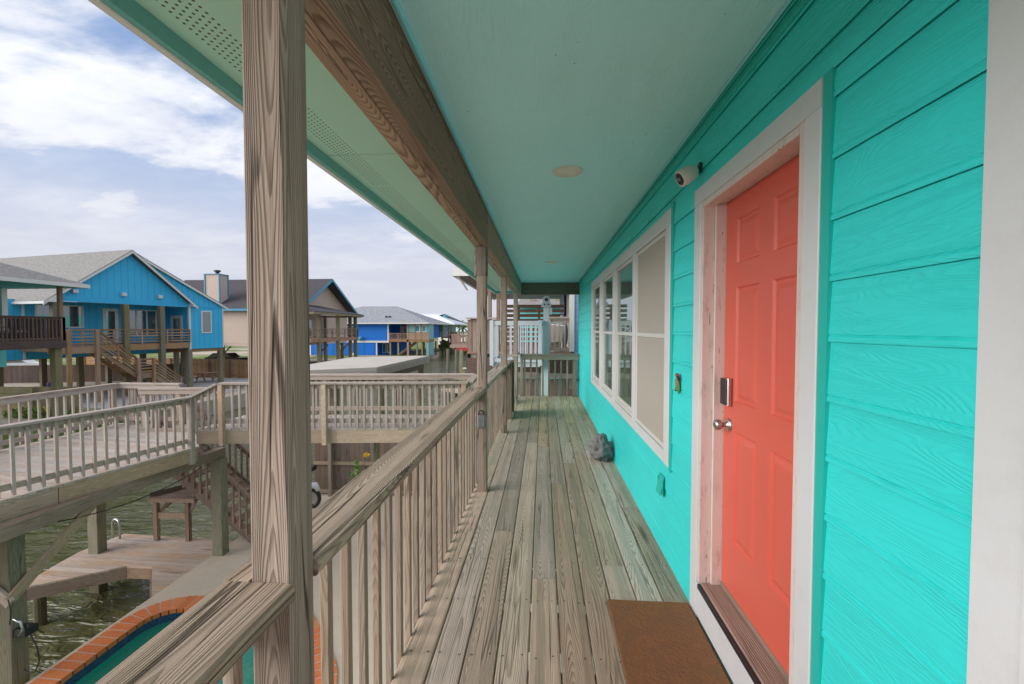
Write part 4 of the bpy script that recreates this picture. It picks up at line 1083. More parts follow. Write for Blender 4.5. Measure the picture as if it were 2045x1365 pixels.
# ---- fence behind the pool patio
def fence(name, label, p0, p1, z0, z1, mat, pitch=.145, rails=(.3, 1.35), group=None, railmat=None, side=1):
    T = thing(name, label, 'fence', (*p0, z0), 0., group)
    p0 = V3((*p0, 0)); p1 = V3((*p1, 0)); L = (p1-p0).length; d_ = (p1-p0)/L; nr = V3((-d_.y, d_.x, 0))*side
    mb = MB(); s = 0
    while s < L-.02:
        w_ = min(pitch-.006, L-s); q = p0+d_*(s+w_/2); hh = z1+random.uniform(-.012, .012)
        mb.bar((q.x, q.y, z0+.03), (q.x, q.y, hh), w_, .018, (d_.y, -d_.x, 0)); s += pitch
    mb.build('boards', mat, T)
    for rz_ in rails:
        a = p0+nr*.03; b = p1+nr*.03; mb = MB(); mb.bar((a.x, a.y, z0+rz_), (b.x, b.y, z0+rz_), .038, .088); mb.build('rail', railmat or mat, T)
    s = 0
    while s < L:
        q = p0+d_*s+nr*.09; mb = MB(); mb.box(q.x-.045, q.x+.045, q.y-.045, q.y+.045, z0, z1-.03); mb.build('post', railmat or mat, T); s += 2.4
    return T
fence('wooden_fence', 'brown board fence at the back of the patio under the cross walkway', (1.2, 12.0), (-6.5, 11.75), G, G+1.9, 'brown_fence_wood', rails=(.12, .93, 1.75), railmat='walkway_rim_wood', side=1)
# yellow flowering plant
def leafcloud(mb, c, r3, n, size, seed=0, up=.3, mi=0):
    rd = random.Random(seed)
    for _ in range(n):
        a = rd.uniform(0, 6.283); cz = rd.uniform(-1, 1); rr = rd.random()**.4; s = math.sqrt(1-cz*cz)
        p = V3((c[0]+math.cos(a)*s*rr*r3[0], c[1]+math.sin(a)*s*rr*r3[1], c[2]+cz*rr*r3[2]))
        k = size*rd.uniform(.6, 1.4); ax_ = V3((rd.uniform(-1, 1), rd.uniform(-1, 1), rd.uniform(-.3, 1))).normalized(); b_ = ax_.orthogonal().normalized()
        b_ = Matrix.Rotation(rd.uniform(0, 6.28), 3, ax_) @ b_; c_ = ax_.cross(b_)
        mb.add([p-b_*k, p+c_*k*.42, p+b_*k, p-c_*k*.42], [(0, 1, 2, 3)], [[(0, 0)]*4], rd.random(), mi)
YP = thing('flowering_plant', 'green plant with one yellow blossom on the patio before the brown fence', 'plant', (-4.75, 10.9, G))
mb = MB(); mb.tube([(-4.72, 10.9, G), (-4.75, 10.9, G+.8), (-4.62, 10.9, G+1.42)], .008, 5); mb.tube([(-4.75, 10.9, G), (-4.9, 10.9, G+1.2)], .007, 5); mb.tube([(-4.78, 10.9, G), (-4.72, 10.95, G+1.25)], .006, 5); mb.build('stem', 'green_leaf', YP)
mb = MB(); leafcloud(mb, (-4.87, 10.9, G+.7), (.22, .22, .55), 160, .06, 3); leafcloud(mb, (-4.88, 10.9, G+1.2), (.07, .07, .14), 22, .05, 5); mb.build('leaves', 'green_leaf', YP)
mb = MB(); leafcloud(mb, (-4.60, 10.88, G+1.45), (.065, .05, .05), 30, .05, 4); mb.build('blossom', 'yellow_petal', YP)
# scooter behind the post
SCO = thing('scooter', 'black and white wheeled scooter parked on the patio by the fence', 'scooter', (-6.0, 10.9, G))
sx, sy = -6.12, 10.9
for dx in (0, -1.1):
    mb = MB(); n = 20; mb.tube([(sx+dx+.22*math.cos(2*math.pi*k/n), sy, G+.26+.22*math.sin(2*math.pi*k/n)) for k in range(n+1)], .05, 8, cap=False); wv = mb.build('wheel', 'black_plastic', SCO, True)
    mb = MB(); lathe(mb, (sx+dx, sy-.03, G+.26), (0, 1, 0), [(0, .04), (.06, .04)], 10); lathe(mb, (sx+dx, sy-.008, G+.26), (0, 1, 0), [(0, .17), (.016, .17)], 16); mb.build('hub', 'galvanised_steel', wv)
mb = MB(); mb.tube([(sx+.2, sy, G+.46), (sx+.12, sy, G+.60), (sx-.1, sy, G+.58), (sx-.3, sy, G+.35), (sx-.75, sy, G+.33), (sx-.9, sy, G+.6), (sx-1.3, sy, G+.62)], [.06, .09, .1, .1, .12, .15, .06], 10); mb.build('body', 'car_paint_white', SCO, True)
mb = MB(); mb.tube([(sx-.02, sy, G+.3), (sx-.16, sy, G+1.02)], .025, 8); mb.tube([(sx-.16, sy-.3, G+1.06), (sx-.16, sy+.3, G+1.06)], .018, 8); mb.box(sx-.22, sx+.10, sy-.1, sy+.1, G+1.0, G+1.13, .02); mb.build('handlebar', 'black_plastic', SCO)
mb = MB(); mb.box(sx-1.25, sx-.65, sy-.12, sy+.12, G+.72, G+.80, .03); mb.build('seat', 'black_plastic', SCO)
# ================================================================== ACROSS THE CANAL
rt_ = V3((math.cos(TH), math.sin(TH), 0)); up_ = rt_.cross(fw)
def at(px, py, dc):
    """a point at depth dc along the viewing direction (photo measurements in 2045 px units)"""
    return V3((0, 0, 1.5))+(fw*860+rt_*(px-1022.5)-up_*(py-682.5))*(dc/860)
def B(M): m_ = MB(); m_.M = M; return m_
def win(T, M, x0, x1, z0, z1, y, n=1, fr='eave_white', pane='far_glass', name='window', fw_=.09, out=.05):
    """framed window or glazed door on a wall facing local -y"""
    mb = B(M); mb.box(x0, x0+fw_, y-out, y-.001, z0, z1); mb.box(x1-fw_, x1, y-out, y-.001, z0, z1)
    mb.box(x0+fw_, x1-fw_, y-out, y-.001, z1-fw_, z1); mb.box(x0+fw_, x1-fw_, y-out, y-.001, z0, z0+fw_)
    for k in range(1, n):
        xm = x0+(x1-x0)*k/n; mb.box(xm-fw_*.6, xm+fw_*.6, y-out, y-.001, z0+fw_, z1-fw_)
    o = mb.build(name, fr, T)
    for k in range(n):
        a = x0+fw_ if k == 0 else x0+(x1-x0)*k/n+fw_*.6; b = x1-fw_ if k == n-1 else x0+(x1-x0)*(k+1)/n-fw_*.6
        mb = B(M); mb.box(a, b, y-.02, y-.004, z0+fw_, z1-fw_); mb.build('pane', pane, o)
    return o
def slat_rail(T, M, a, b, z0, z1, mat, n=5, h=.07, posts=3, name='railing'):
    """horizontal board railing between local points a and b; z0,z1 top heights at the ends, boards below"""
    mb = B(M); a = V3(a); b = V3(b)
    for k in range(n):
        o = -.04-k*.2; mb.bar((a.x, a.y, z0+o), (b.x, b.y, z1+o), .04, h)
    mb.bar((a.x, a.y, z0+.02), (b.x, b.y, z1+.02), .14, .035)
    for k in range(posts):
        f_ = k/(posts-1); p = a.lerp(b, f_); z = z0+(z1-z0)*f_; mb.bar((p.x, p.y, z-1.0), (p.x, p.y, z), .09, .09)
    return mb.build(name, mat, T)
def pick_rail(T, M, a, b, zt, zb, mat, pitch=.13, bw=.05, name='railing', posts=3):
    mb = B(M); a = V3(a); b = V3(b); L = (b-a).length; d_ = (b-a)/L
    mb.bar((a.x, a.y, zt-.02), (b.x, b.y, zt-.02), .14, .04); mb.bar((a.x, a.y, zb+.08), (b.x, b.y, zb+.08), .04, .08); mb.bar((a.x, a.y, zt-.09), (b.x, b.y, zt-.09), .04, .09)
    n = int(L/pitch)
    for k in range(n+1):
        p = a.lerp(b, k/n); mb.bar((p.x, p.y, zb), (p.x, p.y, zt-.04), bw, bw, (d_.x, d_.y, 0))
    for k in range(posts):
        p = a.lerp(b, k/(posts-1)); mb.bar((p.x, p.y, zb-.1), (p.x, p.y, zt-.04), .1, .1, (d_.x, d_.y, 0))
    return mb.build(name, mat, T)
def bpost(T, M, x, y, z0, z1, w_=.28, mat='green_pile_wood', name='pile'):
    mb = B(M); mb.box(x-w_/2, x+w_/2, y-w_/2, y+w_/2, z0, z1, .015); return mb.build(name, mat, T)
GL = -3.10
# ---- bright blue house
ang_ = math.atan2(.98053543, .19634223)
M = frame((-29.48, 23.83), ang_)
BH = thing('blue_house', 'bright blue board and batten stilt house with grey gable roof and wooden deck stairs', 'house', (-29.48, 23.83, GL), ang_)
mb = B(M); mb.poly([(.15, 0, 3.2), (8.47, 0, 3.2), (8.47, 0, 3.42), (4.3, 0, 6.72), (.15, 0, 3.42)][::1], r=.5); mb.poly([(.15, .1, 3.2), (8.47, .1, 3.2), (8.47, .1, 3.42), (4.3, .1, 6.72), (.15, .1, 3.42)][::-1], r=.5); mb.poly([(.15, 0, 3.2), (.15, .1, 3.2), (8.47, .1, 3.2), (8.47, 0, 3.2)]); mb.build('gable_wall', 'blue_board_batten', BH)
mb = B(M); mb.box(.15, 8.46, -.03, -.001, 3.19, 3.52); mb.box(8.5, 11.33, -.02, -.001, 3.22, 3.36); mb.build('gable_band', 'house_blue_paint', BH)
mb = B(M); mb.poly([(8.48, .02, -.1), (11.34, .02, -.1), (11.34, .02, 3.45), (4.6, .02, 6.80), (8.48, .02, 3.62)], r=.5)
mb.poly([(11.34, .02, -.1), (11.34, 12, -.1), (11.34, 12, 3.5), (11.34, .02, 3.5)]); mb.poly([(8.48, 2.5, -.1), (8.48, .02, -.1), (8.48, .02, 3.4), (8.48, 2.5, 3.4)])
mb.poly([(-4, 2.5, -.4), (8.48, 2.5, -.4), (8.48, 2.5, 3.3), (-4, 2.5, 3.3)]); mb.poly([(-4, 12, -.4), (-4, 2.5, -.4), (-4, 2.5, 3.3), (-4, 12, 3.3)]); mb.poly([(11.34, 12, -.4), (-4, 12, -.4), (-4, 12, 3.3), (11.34, 12, 3.3)]); mb.build('wall', 'blue_board_batten', BH)
for q in ((8.40, 8.54, -.04, .10, -.14, 3.30), (11.28, 11.38, -.04, .06, -.1, 3.45), (-.06, .04, 2.40, 2.49, -.4, 3.2)): mb = B(M); mb.box(*q); mb.build('corner_trim', 'eave_white', BH)
mb = B(M); rdg = 6.95
mb.slab([(-.45, -.4, 3.16), (4.3, -.4, rdg), (4.3, 16., rdg), (-.45, 16., 3.16)], (0, 0, -.05)); mb.slab([(4.3, -.4, rdg), (8.85, -.4, 3.30), (8.85, 2.2, 3.30), (4.3, 2.2, rdg)], (0, 0, -.05))
mb.slab([(4.35, -.15, rdg+.03), (11.85, -.15, 3.28), (11.85, 16., 3.28), (4.35, 16., rdg+.03)], (0, 0, -.05)); mb.build('roof', 'grey_shingles', BH)
mb = B(M)
def barge(a, b, v, mb_, h=.17): mb_.slab([(a[0], v, a[1]), (b[0], v, b[1]), (b[0], v, b[1]-h), (a[0], v, a[1]-h)], (0, .05, 0))
barge((-.5, 3.07), (4.3, 6.89), -.42, mb); barge((4.3, 6.89), (8.87, 3.22), -.42, mb); barge((4.6, 6.79), (11.87, 3.20), -.17, mb)
mb.slab([(8.87, -.44, 3.25), (8.45, -.44, 3.25), (8.45, -.44, 3.5), (8.87, -.44, 3.24)], (0, .5, 0)); mb.slab([(-.5, -.44, 3.1), (.12, -.44, 3.1), (.12, -.44, 3.5)], (0, .5, 0)); mb.box(-.5, -.45, -.38, 16, 2.98, 3.13); mb.build('bargeboard', 'eave_white', BH)
mb = B(M); mb.tube([(1.6, 5., 4.9), (1.6, 5., 5.25)], .06, 8); mb.build('vent_pipe', 'dark_metal', BH)
for u_ in (1.17, 3.85, 6.2):
    mb = B(M); mb.box(u_-.14, u_+.14, -.22, -.03, 3.72, 3.98, .04); mb.build('wall_lamp', 'vinyl_white', BH)
win(BH, M, .55, 3.05, 1.55, 3.08, 2.5, 2); win(BH, M, 4.15, 5.1, .46, 2.95, 2.5, 1, name='door', fw_=.2); win(BH, M, 5.6, 7.75, .95, 2.95, 2.5, 3); win(BH, M, 9.42, 10.3, 1.15, 2.96, .02, 1)
M2 = M @ Matrix.Translation((8.48, 0, 0)) @ Matrix.Rotation(-math.pi/2, 4, 'Z')
win(BH, M2, -1.95, -.75, .46, 2.55, -.0, 1, name='door', fw_=.22)
mb = B(M); mb.box(-.2, 8.46, -.02, 2.49, .40, .44); mb.box(-.2, 1.5, -1.35, -.025, .40, .44); mb.box(-.2, 8.42, -.06, -.021, -.0, .399); mb.box(-.2, 1.5, -1.39, -1.351, -.0, .399); mb.box(-.2, 8.4, .0, 2.4, .1, .395); mb.box(-4, 11.3, 2.6, 12, -.44, -.14); mb.box(8.5, 11.3, .1, 2.6, -.35, -.12); mb.build('deck', 'new_deck_wood', BH)
for (u_, v_) in ((.18, .05), (3.95, .05), (6.3, .05)): bpost(BH, M, u_, v_-.1, GL, 3.19, .34)
for (u_, v_) in ((8.45, .1), (11.2, .2), (9.9, 2.6), (11.1, 5), (8.4, 5), (4.2, 5), (0, 5), (8.4, 9), (11.1, 9), (4.2, 9), (0, 9), (-3.8, 2.7), (-3.8, 9)): bpost(BH, M, u_, v_, GL, -.12, .32)
for u_ in (.0, 1.42): bpost(BH, M, u_+.05, -1.42, GL, 1.44, .2, 'new_deck_wood', 'post')
slat_rail(BH, M, (.1, -1.42), (1.4, -1.42), 1.44, 1.44, 'new_deck_wood', posts=2); slat_rail(BH, M, (1.5, -.06), (8.40, -.06), 1.44, 1.44, 'new_deck_wood', posts=5); slat_rail(BH, M, (-.2, -1.3), (-.2, 2.4), 1.44, 1.44, 'new_deck_wood')
mb = B(M)
def flight(mb_, u0, z0, u1, z1, v0, v1):
    n_ = max(4, round((z0-z1)/.19))
    for v_ in (v0, v1-.05): mb_.slab([(u0, v_, z0), (u1, v_, z1), (u1, v_, z1-.34), (u0, v_, z0-.34)], (0, .05, 0))
    for k in range(n_):
        f_ = (k+.5)/n_; u_ = u0+(u1-u0)*f_; z_ = z0+(z1-z0)*f_; mb_.box(u_-.15, u_+.13, v0+.06, v1-.06, z_-.03, z_+.02, ax='y')
flight(mb, 1.5, .42, 3.75, -1.52, -1.3, -.15); mb.box(3.76, 4.75, -1.35, -.1, -1.58, -1.50); mb.box(3.76, 4.75, -1.39, -1.351, -1.9, -1.5); flight(mb, 4.76, -1.52, 6.65, GL+.1, -1.3, -.15); mb.build('stairs', 'new_deck_wood', BH)
slat_rail(BH, M, (1.5, -1.38), (3.75, -1.38), 1.42, -.55, 'new_deck_wood', posts=3, name='stair_railing'); slat_rail(BH, M, (3.8, -1.44), (4.72, -1.44), -.58, -.58, 'new_deck_wood', posts=2, name='stair_railing'); slat_rail(BH, M, (4.76, -1.38), (6.65, -1.38), -.58, -2.1, 'new_deck_wood', posts=2, name='stair_railing')
for u_ in (3.78, 4.74): bpost(BH, M, u_, -1.46, GL, -.55, .17, 'new_deck_wood', 'post')
# ---- fences, table, small things round it
fence('wooden_fence', 'orange brown board fence standing behind the picnic table', (-26.8, 37.6), (-48, 41.9), GL, GL+1.75, 'new_fence_wood', pitch=.28, side=1)
fence('wooden_fence', 'dark board fence in shade under the blue house', (-47.5, 32.5), (-31.5, 36.), GL, GL+1.5, 'brown_deck_wood', pitch=.2, side=1)
fence('wooden_fence', 'pale olive board fence beyond the left deck below the turquoise house', (-25.2, 21.6), (-30.5, 21.2), GL-.2, GL+1.45, 'tan_fence_wood', pitch=.2, side=1)
p = at(395, 766, 37.5)
PT = thing('picnic_table', 'small orange wood picnic table with benches on the concrete pad', 'picnic table', (-29.2, 35.6, GL), .18)
Mp = frame((-29.2, 35.6), .18, GL)
mb = B(Mp); mb.box(-.95, .95, -.4, .4, .72, .77); mb.build('table_top', 'new_fence_wood', PT)
for v_ in (-.75, .75): mb = B(Mp); mb.box(-.95, .95, v_-.14, v_+.14, .42, .46); mb.build('bench', 'new_fence_wood', PT)
for u_ in (-.65, .65):
    for sgn in (-1, 1): mb = B(Mp); mb.bar((u_, sgn*.2, .71), (u_, sgn*.62, 0), .09, .05); mb.build('leg', 'new_fence_wood', PT)
    mb = B(Mp); mb.bar((u_+.05, -.85, .40), (u_+.05, .85, .40), .05, .09); mb.build('cross_brace', 'new_fence_wood', PT)
q = at(182, 757, 30); mb = MB(); lathe(mb, (-33.6, 27.2, GL), (0, 0, 1), [(0, .26), (.1, .28), (.8, .30), (.86, .31), (.9, .30)], 16); tag(mb.build('barrel', 'blue_plastic', None, True), 'deep blue barrel by the dark fence under the blue house', 'barrel')
mb = MB(); lathe(mb, (-29.6, 33.2, GL), (0, 0, 1), [(0, .18), (.6, .21), (.62, .22)], 14); tag(mb.build('bin', 'grey_plastic', None, True), 'small grey bin beside the corner pile of the blue house', 'bin')
def car(name, label, loc, rz, mat):
    T = thing(name, label, 'car', loc, rz); Mc = frame(loc[:2], rz, loc[2])
    prof = [(-2.2, .35), (2.2, .35), (2.25, .7), (2.1, .9), (1.2, 1.0), (.6, 1.5), (-1.2, 1.52), (-1.9, 1.02), (-2.25, .95), (-2.3, .6)]
    mb = B(Mc); mb.slab([(x, -.85, z) for x, z in prof], (0, 1.7, 0)); mb.build('body', mat, T)
    mb = B(Mc); mb.slab([(1.02, -.865, 1.03), (.55, -.865, 1.42), (-1.15, -.865, 1.44), (-1.7, -.865, 1.03)], (0, 1.73, 0)); mb.build('windows', 'far_glass', T)
    for x in (-1.4, 1.4):
        for y in (-.86, .70):
            mb = B(Mc); lathe(mb, (x, y, .33), (0, 1, 0), [(0, .30), (.02, .33), (.14, .33), (.16, .30)], 16); wv = mb.build('wheel', 'black_plastic', T)
            mb = B(Mc); lathe(mb, (x, y-.02 if y < 0 else y+.14, .33), (0, 1, 0), [(0, .16), (.04, .18)], 12); mb.build('rim', 'galvanised_steel', wv)
    return T
car('parked_car', 'dark car parked under the beige house', (-40.5, 52.5, GL), .1, 'car_paint_dark')
car('parked_car', 'white car parked far left under the blue house', (-56., 42., GL), .5, 'car_paint_white')
car('parked_car', 'dark car parked far behind the blue house stairs', (-52., 50., GL), .9, 'car_paint_dark')
# ---- turquoise house far left
M = frame((-22.13, 18.5), math.pi/2)
TLH = thing('turquoise_house', 'turquoise stilt house at the left edge with brown railed deck and grey hip roof', 'house', (-22.13, 18.5, GL), math.pi/2)
mb = B(M); mb.box(-12, .1, 3.2, 12, -.3, 3.42); mb.build('wall', 'teal_laps', TLH)
mb = B(M); mb.box(-.06, .16, 3.12, 3.30, .6, 3.42); mb.build('corner_trim', 'eave_white', TLH)
mb = B(M); ez, ea, eb, ec, ed = 3.56, -14., .35, -.85, 13.
A_, B_, C_, D_ = (ea, ec, ez), (eb, ec, ez), (eb, ed, ez), (ea, ed, ez); R1 = (-7.2, 6.1, 6.5); R2 = (-7.3, 6.2, 6.5)
mb.poly([A_, B_, R1]); mb.poly([B_, C_, R1]); mb.poly([C_, D_, R1]); mb.poly([D_, A_, R1]); mb.build('roof', 'grey_shingles', TLH)
mb = B(M); mb.box(ea, eb+.02, ec-.03, ec, ez-.16, ez+.0); mb.box(eb, eb+.03, ec, ed, ez-.16, ez); mb.build('fascia', 'eave_white', TLH)
mb = B(M); mb.box(ea, eb, ec+.001, ed, ez-.12, ez-.06); mb.build('soffit', 'house_teal_paint', TLH)
mb = B(M); mb.box(-12, .0, .0, 3.2, .90, .97); mb.box(-12, .0, -.04, .001, .62, .96); mb.box(-.04, .0, .0, 3.2, .62, .9); mb.build('deck', 'brown_deck_wood', TLH)
pick_rail(TLH, M, (-9, .05), (-.05, .05), 2.05, .97, 'brown_deck_wood', .15, .06); pick_rail(TLH, M, (-.05, .05), (-.05, 3.1), 2.05, .97, 'brown_deck_wood', .15, .06)
bpost(TLH, M, -.12, .1, .97, 3.44, .16, 'new_fence_wood', 'post')
bpost(TLH, M, -.15, .35, WZ-.8, .62, .3); bpost(TLH, M, -2.9, .35, WZ-.8, .62, .26, 'brown_deck_wood'); bpost(TLH, M, -6, .35, WZ-.8, .62, .3); bpost(TLH, M, -.2, 5, GL, -.3, .3); bpost(TLH, M, -4, 5, GL, -.3, .3)
for k, (u_, v_, rz_) in enumerate(((-.9, 1.5, .3), (-1.9, 1.9, -.2), (-3.2, 1.7, .1))):
    lab = ('cream cushioned deck chair nearest the railing corner of the turquoise house', 'cream cushioned deck chair in the middle of the turquoise house deck', 'cream cushioned deck chair next to the turquoise siding at the left edge')[k]
    Mc = M @ Matrix.Translation((u_, v_, .97)) @ Matrix.Rotation(rz_, 4, 'Z'); l_ = Mc.translation
    T = thing('deck_chair', lab, 'chair', l_, math.pi/2+rz_, 'cushioned chairs on the turquoise house deck')
    mb = B(Mc); mb.box(-.33, .33, -.3, .35, .34, .46, .04); mb.build('seat_cushion', 'cushion_cloth', T)
    mb = B(Mc); mb.bar((0, .36, .44), (0, .52, 1.02), .62, .12, (0, 1, 0), ch=.04); mb.build('back_cushion', 'cushion_cloth', T)
    mb = B(Mc)
    for sx_ in (-.36, .36): mb.box(sx_-.03, sx_+.03, -.32, .4, .58, .62); mb.box(sx_-.03, sx_+.03, -.32, -.26, 0, .58); mb.box(sx_-.03, sx_+.03, .36, .42, 0, .9)
    mb.box(-.36, .36, -.3, .36, .27, .33); mb.build('frame', 'brown_deck_wood', T)
# ---- beige house
BG = thing('beige_house', 'beige lap sided stilt house with dark roof, square chimney and wraparound porch', 'house', (-34., 52., GL))
I4 = Matrix.Identity(4)
mb = MB(); x0, x1, y0, y1 = -46., -28., 46.4, 60.
mb.poly([(x0, y0, -.2), (x1, y0, -.2), (x1, y0, 3.95), (x0, y0, 3.95)]); mb.poly([(x1, y0, -.2), (x1, y1, -.2), (x1, y1, 4.), (x1, 53.2, 7.6), (x1, y0, 4.)]); mb.poly([(x1, y1, -.2), (x0, y1, -.2), (x0, y1, 4), (x1, y1, 4)]); mb.poly([(x0, y1, -.2), (x0, y0, -.2), (x0, y0, 4), (x0, y1, 4)]); mb.box(x0, x1, y0, y1, -.45, -.21)
mb.build('wall', 'beige_laps', BG)
mb = MB(); mb.slab([(x0-.5, y0-.6, 3.75), (x1+1.3, y0-.6, 3.75), (x1+1.3, 53.2, 7.85), (x0-.5, 53.2, 7.85)], (0, 0, -.08)); mb.slab([(x1+1.3, y1+.6, 3.75), (x0-.5, y1+.6, 3.75), (x0-.5, 53.2, 7.85), (x1+1.3, 53.2, 7.85)], (0, 0, -.08))
mb.slab([(-27.99, 41.3, 4.35), (-22.4, 40.8, 3.25), (-22.4, 52.6, 3.25), (-27.99, 52.6, 4.35)], (0, 0, -.08)); mb.build('roof', 'dark_shingles', BG)
mb = MB(); mb.box(x0-.5, x1+1.3, y0-.66, y0-.6, 3.50, 3.74); mb.slab([(x1+1.32, y0-.6, 3.72), (x1+1.32, 53.2, 7.84), (x1+1.32, 53.2, 7.5), (x1+1.32, y0-.6, 3.4)], (.04, 0, 0)); mb.slab([(x1+1.32, y1+.6, 3.72), (x1+1.32, 53.2, 7.84), (x1+1.32, 53.2, 7.5), (x1+1.32, y1+.6, 3.4)], (.04, 0, 0)); mb.build('fascia', 'blue_edge_paint', BG)
mb = MB(); mb.box(-22.42, -22.36, 40.8, 52.6, 2.95, 3.18); mb.box(-27.9, -22.42, 40.78, 40.83, 2.95, 3.18); mb.box(-27.9, -22.6, 52.4, 52.5, 2.9, 3.1); mb.build('porch_fascia', 'tan_fence_wood', BG)
mb = MB(); mb.box(-38.5, -36.8, 46.75, 48.1, 4.2, 7.70, .01); ch_ = mb.build('chimney', 'beige_laps', BG)
for (a, b) in ((-38.52, 46.73), (-36.78, 46.73), (-36.78, 48.12)): mb = MB(); mb.box(a-.06, a+.06, b-.06, b+.06, 4.2, 7.70); mb.build('corner_trim', 'blue_edge_paint', ch_)
mb = MB(); mb.box(-38.6, -36.7, 46.65, 48.2, 7.701, 7.77); mb.build('cap', 'blue_edge_paint', ch_)
mb = MB(); lathe(mb, (-37.5, 47.4, 7.8), (0, 0, 1), [(0, .2), (.25, .2), (.26, .34), (.45, .34), (.46, .1)], 12); mb.build('flue_cap', 'dark_metal', ch_)
mb = MB(); mb.box(-27.99, -23., 41.4, 52.2, .3, .45); mb.box(-23., -22.95, 41.4, 52.2, .12, .5); mb.box(-27.9, -23, 41.36, 41.4, .12, .5); mb.box(-27.9, -23, 52.0, 52.2, .1, .42); mb.build('porch_deck', 'pink_deck_wood', BG)
for (x, y) in ((-23.1, 43.), (-23.1, 47.15), (-23.1, 51.7), (-23.9, 52.0), (-27.6, 53.), (-27.8, 41.6)): bpost(BG, I4, x, y, GL, 3.15, .34, 'green_pile_wood', 'porch_pile')
for (x, y) in ((-28.3, 46.8), (-32., 46.8), (-36.6, 46.8), (-41., 46.8), (-28.3, 53), (-36.6, 53), (-28.3, 59)):
    bpost(BG, I4, x, y, GL, -.45, .36)
    mb = MB(); mb.bar((x+.1, y, -1.4), (x+1.0, y, -.5), .1, .14); mb.build('brace', 'brown_fence_wood', BG)
slat_rail(BG, I4, (-22.98, 41.5), (-22.98, 52.1), 1.5, 1.5, 'pink_deck_wood', n=4, h=.05, posts=7); slat_rail(BG, I4, (-27.9, 52.1), (-22.98, 52.1), 1.5, 1.5, 'pink_deck_wood', n=4, h=.05, posts=4)
Mx = frame((x1, 0), math.pi/2); win(BG, Mx, 47.2, 48.1, 1.2, 2.6, -.001, 1, 'blue_edge_paint', 'glass_teal'); win(BG, Mx, 49.6, 50.6, .5, 2.6, -.001, 1, 'eave_white', name='door')
mb = MB(); mb.tube([(-36.9, 46.37, 1.7), (-36.9, 46.37, -.3)], .03, 6); mb.box(-37.05, -36.7, 46.2, 46.39, 1.6, 1.85); mb.box(-37.2, -36.6, 45.8, 46.3, -.6, 0.); mb.build('meter_box', 'grey_plastic', BG)
# ---- royal blue house
RB = thing('royal_blue_house', 'royal blue two level house with pale grey hip roof across the canal', 'house', (-31., 75., GL))
yf = 72.6
mb = MB(); mb.box(-39.6, -26.6, yf, 86, -.55, 2.45); mb.box(-26.59, -21.0, yf+3.4, 86, -.3, 2.45); mb.build('upper_wall', 'royal_blue_paint', RB)
mb = MB(); mb.box(-40.6, -28.7, yf+.05, 86, GL, -.9); mb.box(-28.69, -26.8, yf+2., 86, GL, -.9); mb.build('lower_wall', 'royal_board_batten', RB)
mb = MB(); mb.box(-39.8, -26.5, yf-.05, yf+.3, -.9, -.56); mb.box(-26.72, -26.5, yf-.06, yf+.1, -.9, 2.45); mb.box(-28.8, -28.6, yf, yf+.2, GL, -.9); mb.box(-40.7, -40.5, yf, yf+.2, GL, -.9); mb.build('trim', 'eave_white', RB)
mb = MB(); E0, E1, Y0, Y1, ez = -41.5, -19.2, 71.6, 88., 2.55
mb.poly([(E0, Y0, ez), (E1, Y0, ez), (-27.6, 79.8, 5.75), (-34.3, 79.8, 5.75)]); mb.poly([(E1, Y0, ez), (E1, Y1, ez), (-27.6, 79.8, 5.75)]); mb.poly([(E1, Y1, ez), (E0, Y1, ez), (-34.3, 79.8, 5.75), (-27.6, 79.8, 5.75)]); mb.poly([(E0, Y1, ez), (E0, Y0, ez), (-34.3, 79.8, 5.75)]); mb.build('roof', 'light_shingles', RB)
mb = MB(); mb.box(E0, E1, Y0-.06, Y0, ez-.22, ez+.0); mb.box(E1, E1+.06, Y0, Y1, ez-.22, ez); mb.build('fascia', 'eave_white', RB)
mb = MB(); mb.box(E0, E1, Y0+.01, Y1, ez-.18, ez-.12); mb.build('soffit', 'eave_white', RB)
for (x, y, z) in ((-32.6, 74.6, 3.9), (-27.4, 74., 3.6), (-26.8, 74., 3.6), (-34.5, 72.6, 3.05)):
    mb = MB(); mb.box(x-.2, x+.2, y-.1, y+.1, z-.3, z+.15); mb.build('roof_vent', 'dark_metal', RB)
win(RB, I4, -35.6, -34.6, 1.1, 1.9, yf, 1); win(RB, I4, -34., -32.6, .0, 1.9, yf, 2); win(RB, I4, -25.6, -24.9, -.1, 2., yf+3.4, 1, name='door'); win(RB, I4, -24.6, -24.2, .9, 2., yf+3.4, 1); win(RB, I4, -22.9, -21.8, .0, 2., yf+3.4, 2)
mb = MB(); mb.box(-23.0, -19.6, yf, yf+3.3, .9, 2.4); mb.box(-19.95, -19.5, yf, 76., GL, 2.4); mb.build('teal_bay', 'pale_teal_paint', RB)
win(RB, I4, -21.9, -20.95, .9, 2.15, yf, 1, pane='glass_teal', fw_=.14); win(RB, I4, -20.75, -19.9, .9, 2.15, yf, 1, pane='glass_teal', fw_=.14)
mb = MB(); mb.box(-26.5, -19.4, yf-.1, yf+3.3, -.75, -.35); mb.box(-23.0, -19.5, yf-.06, yf-.001, -.35, .85); mb.box(-23.3, -23.0, yf-.1, yf+.2, GL, 2.4); mb.box(-21.95, -21.75, yf-.1, yf-.0, -.3, 2.4); mb.box(-20.95, -20.7, yf-.1, yf, -.3, 2.4); mb.build('porch_frame', 'new_deck_wood', RB)
pick_rail(RB, I4, (-26.4, yf), (-23.3, yf), .75, -.35, 'pink_deck_wood', .2, .06)
for x in (-26.3, -24.9, -23.2, -21.6, -20.7, -19.6): bpost(RB, I4, x, yf+.2, GL-.3, -.75, .26, 'tan_fence_wood')
for x in (-25., -22., -19.8): bpost(RB, I4, x, yf+6, GL-.3, -.75, .26, 'brown_fence_wood')
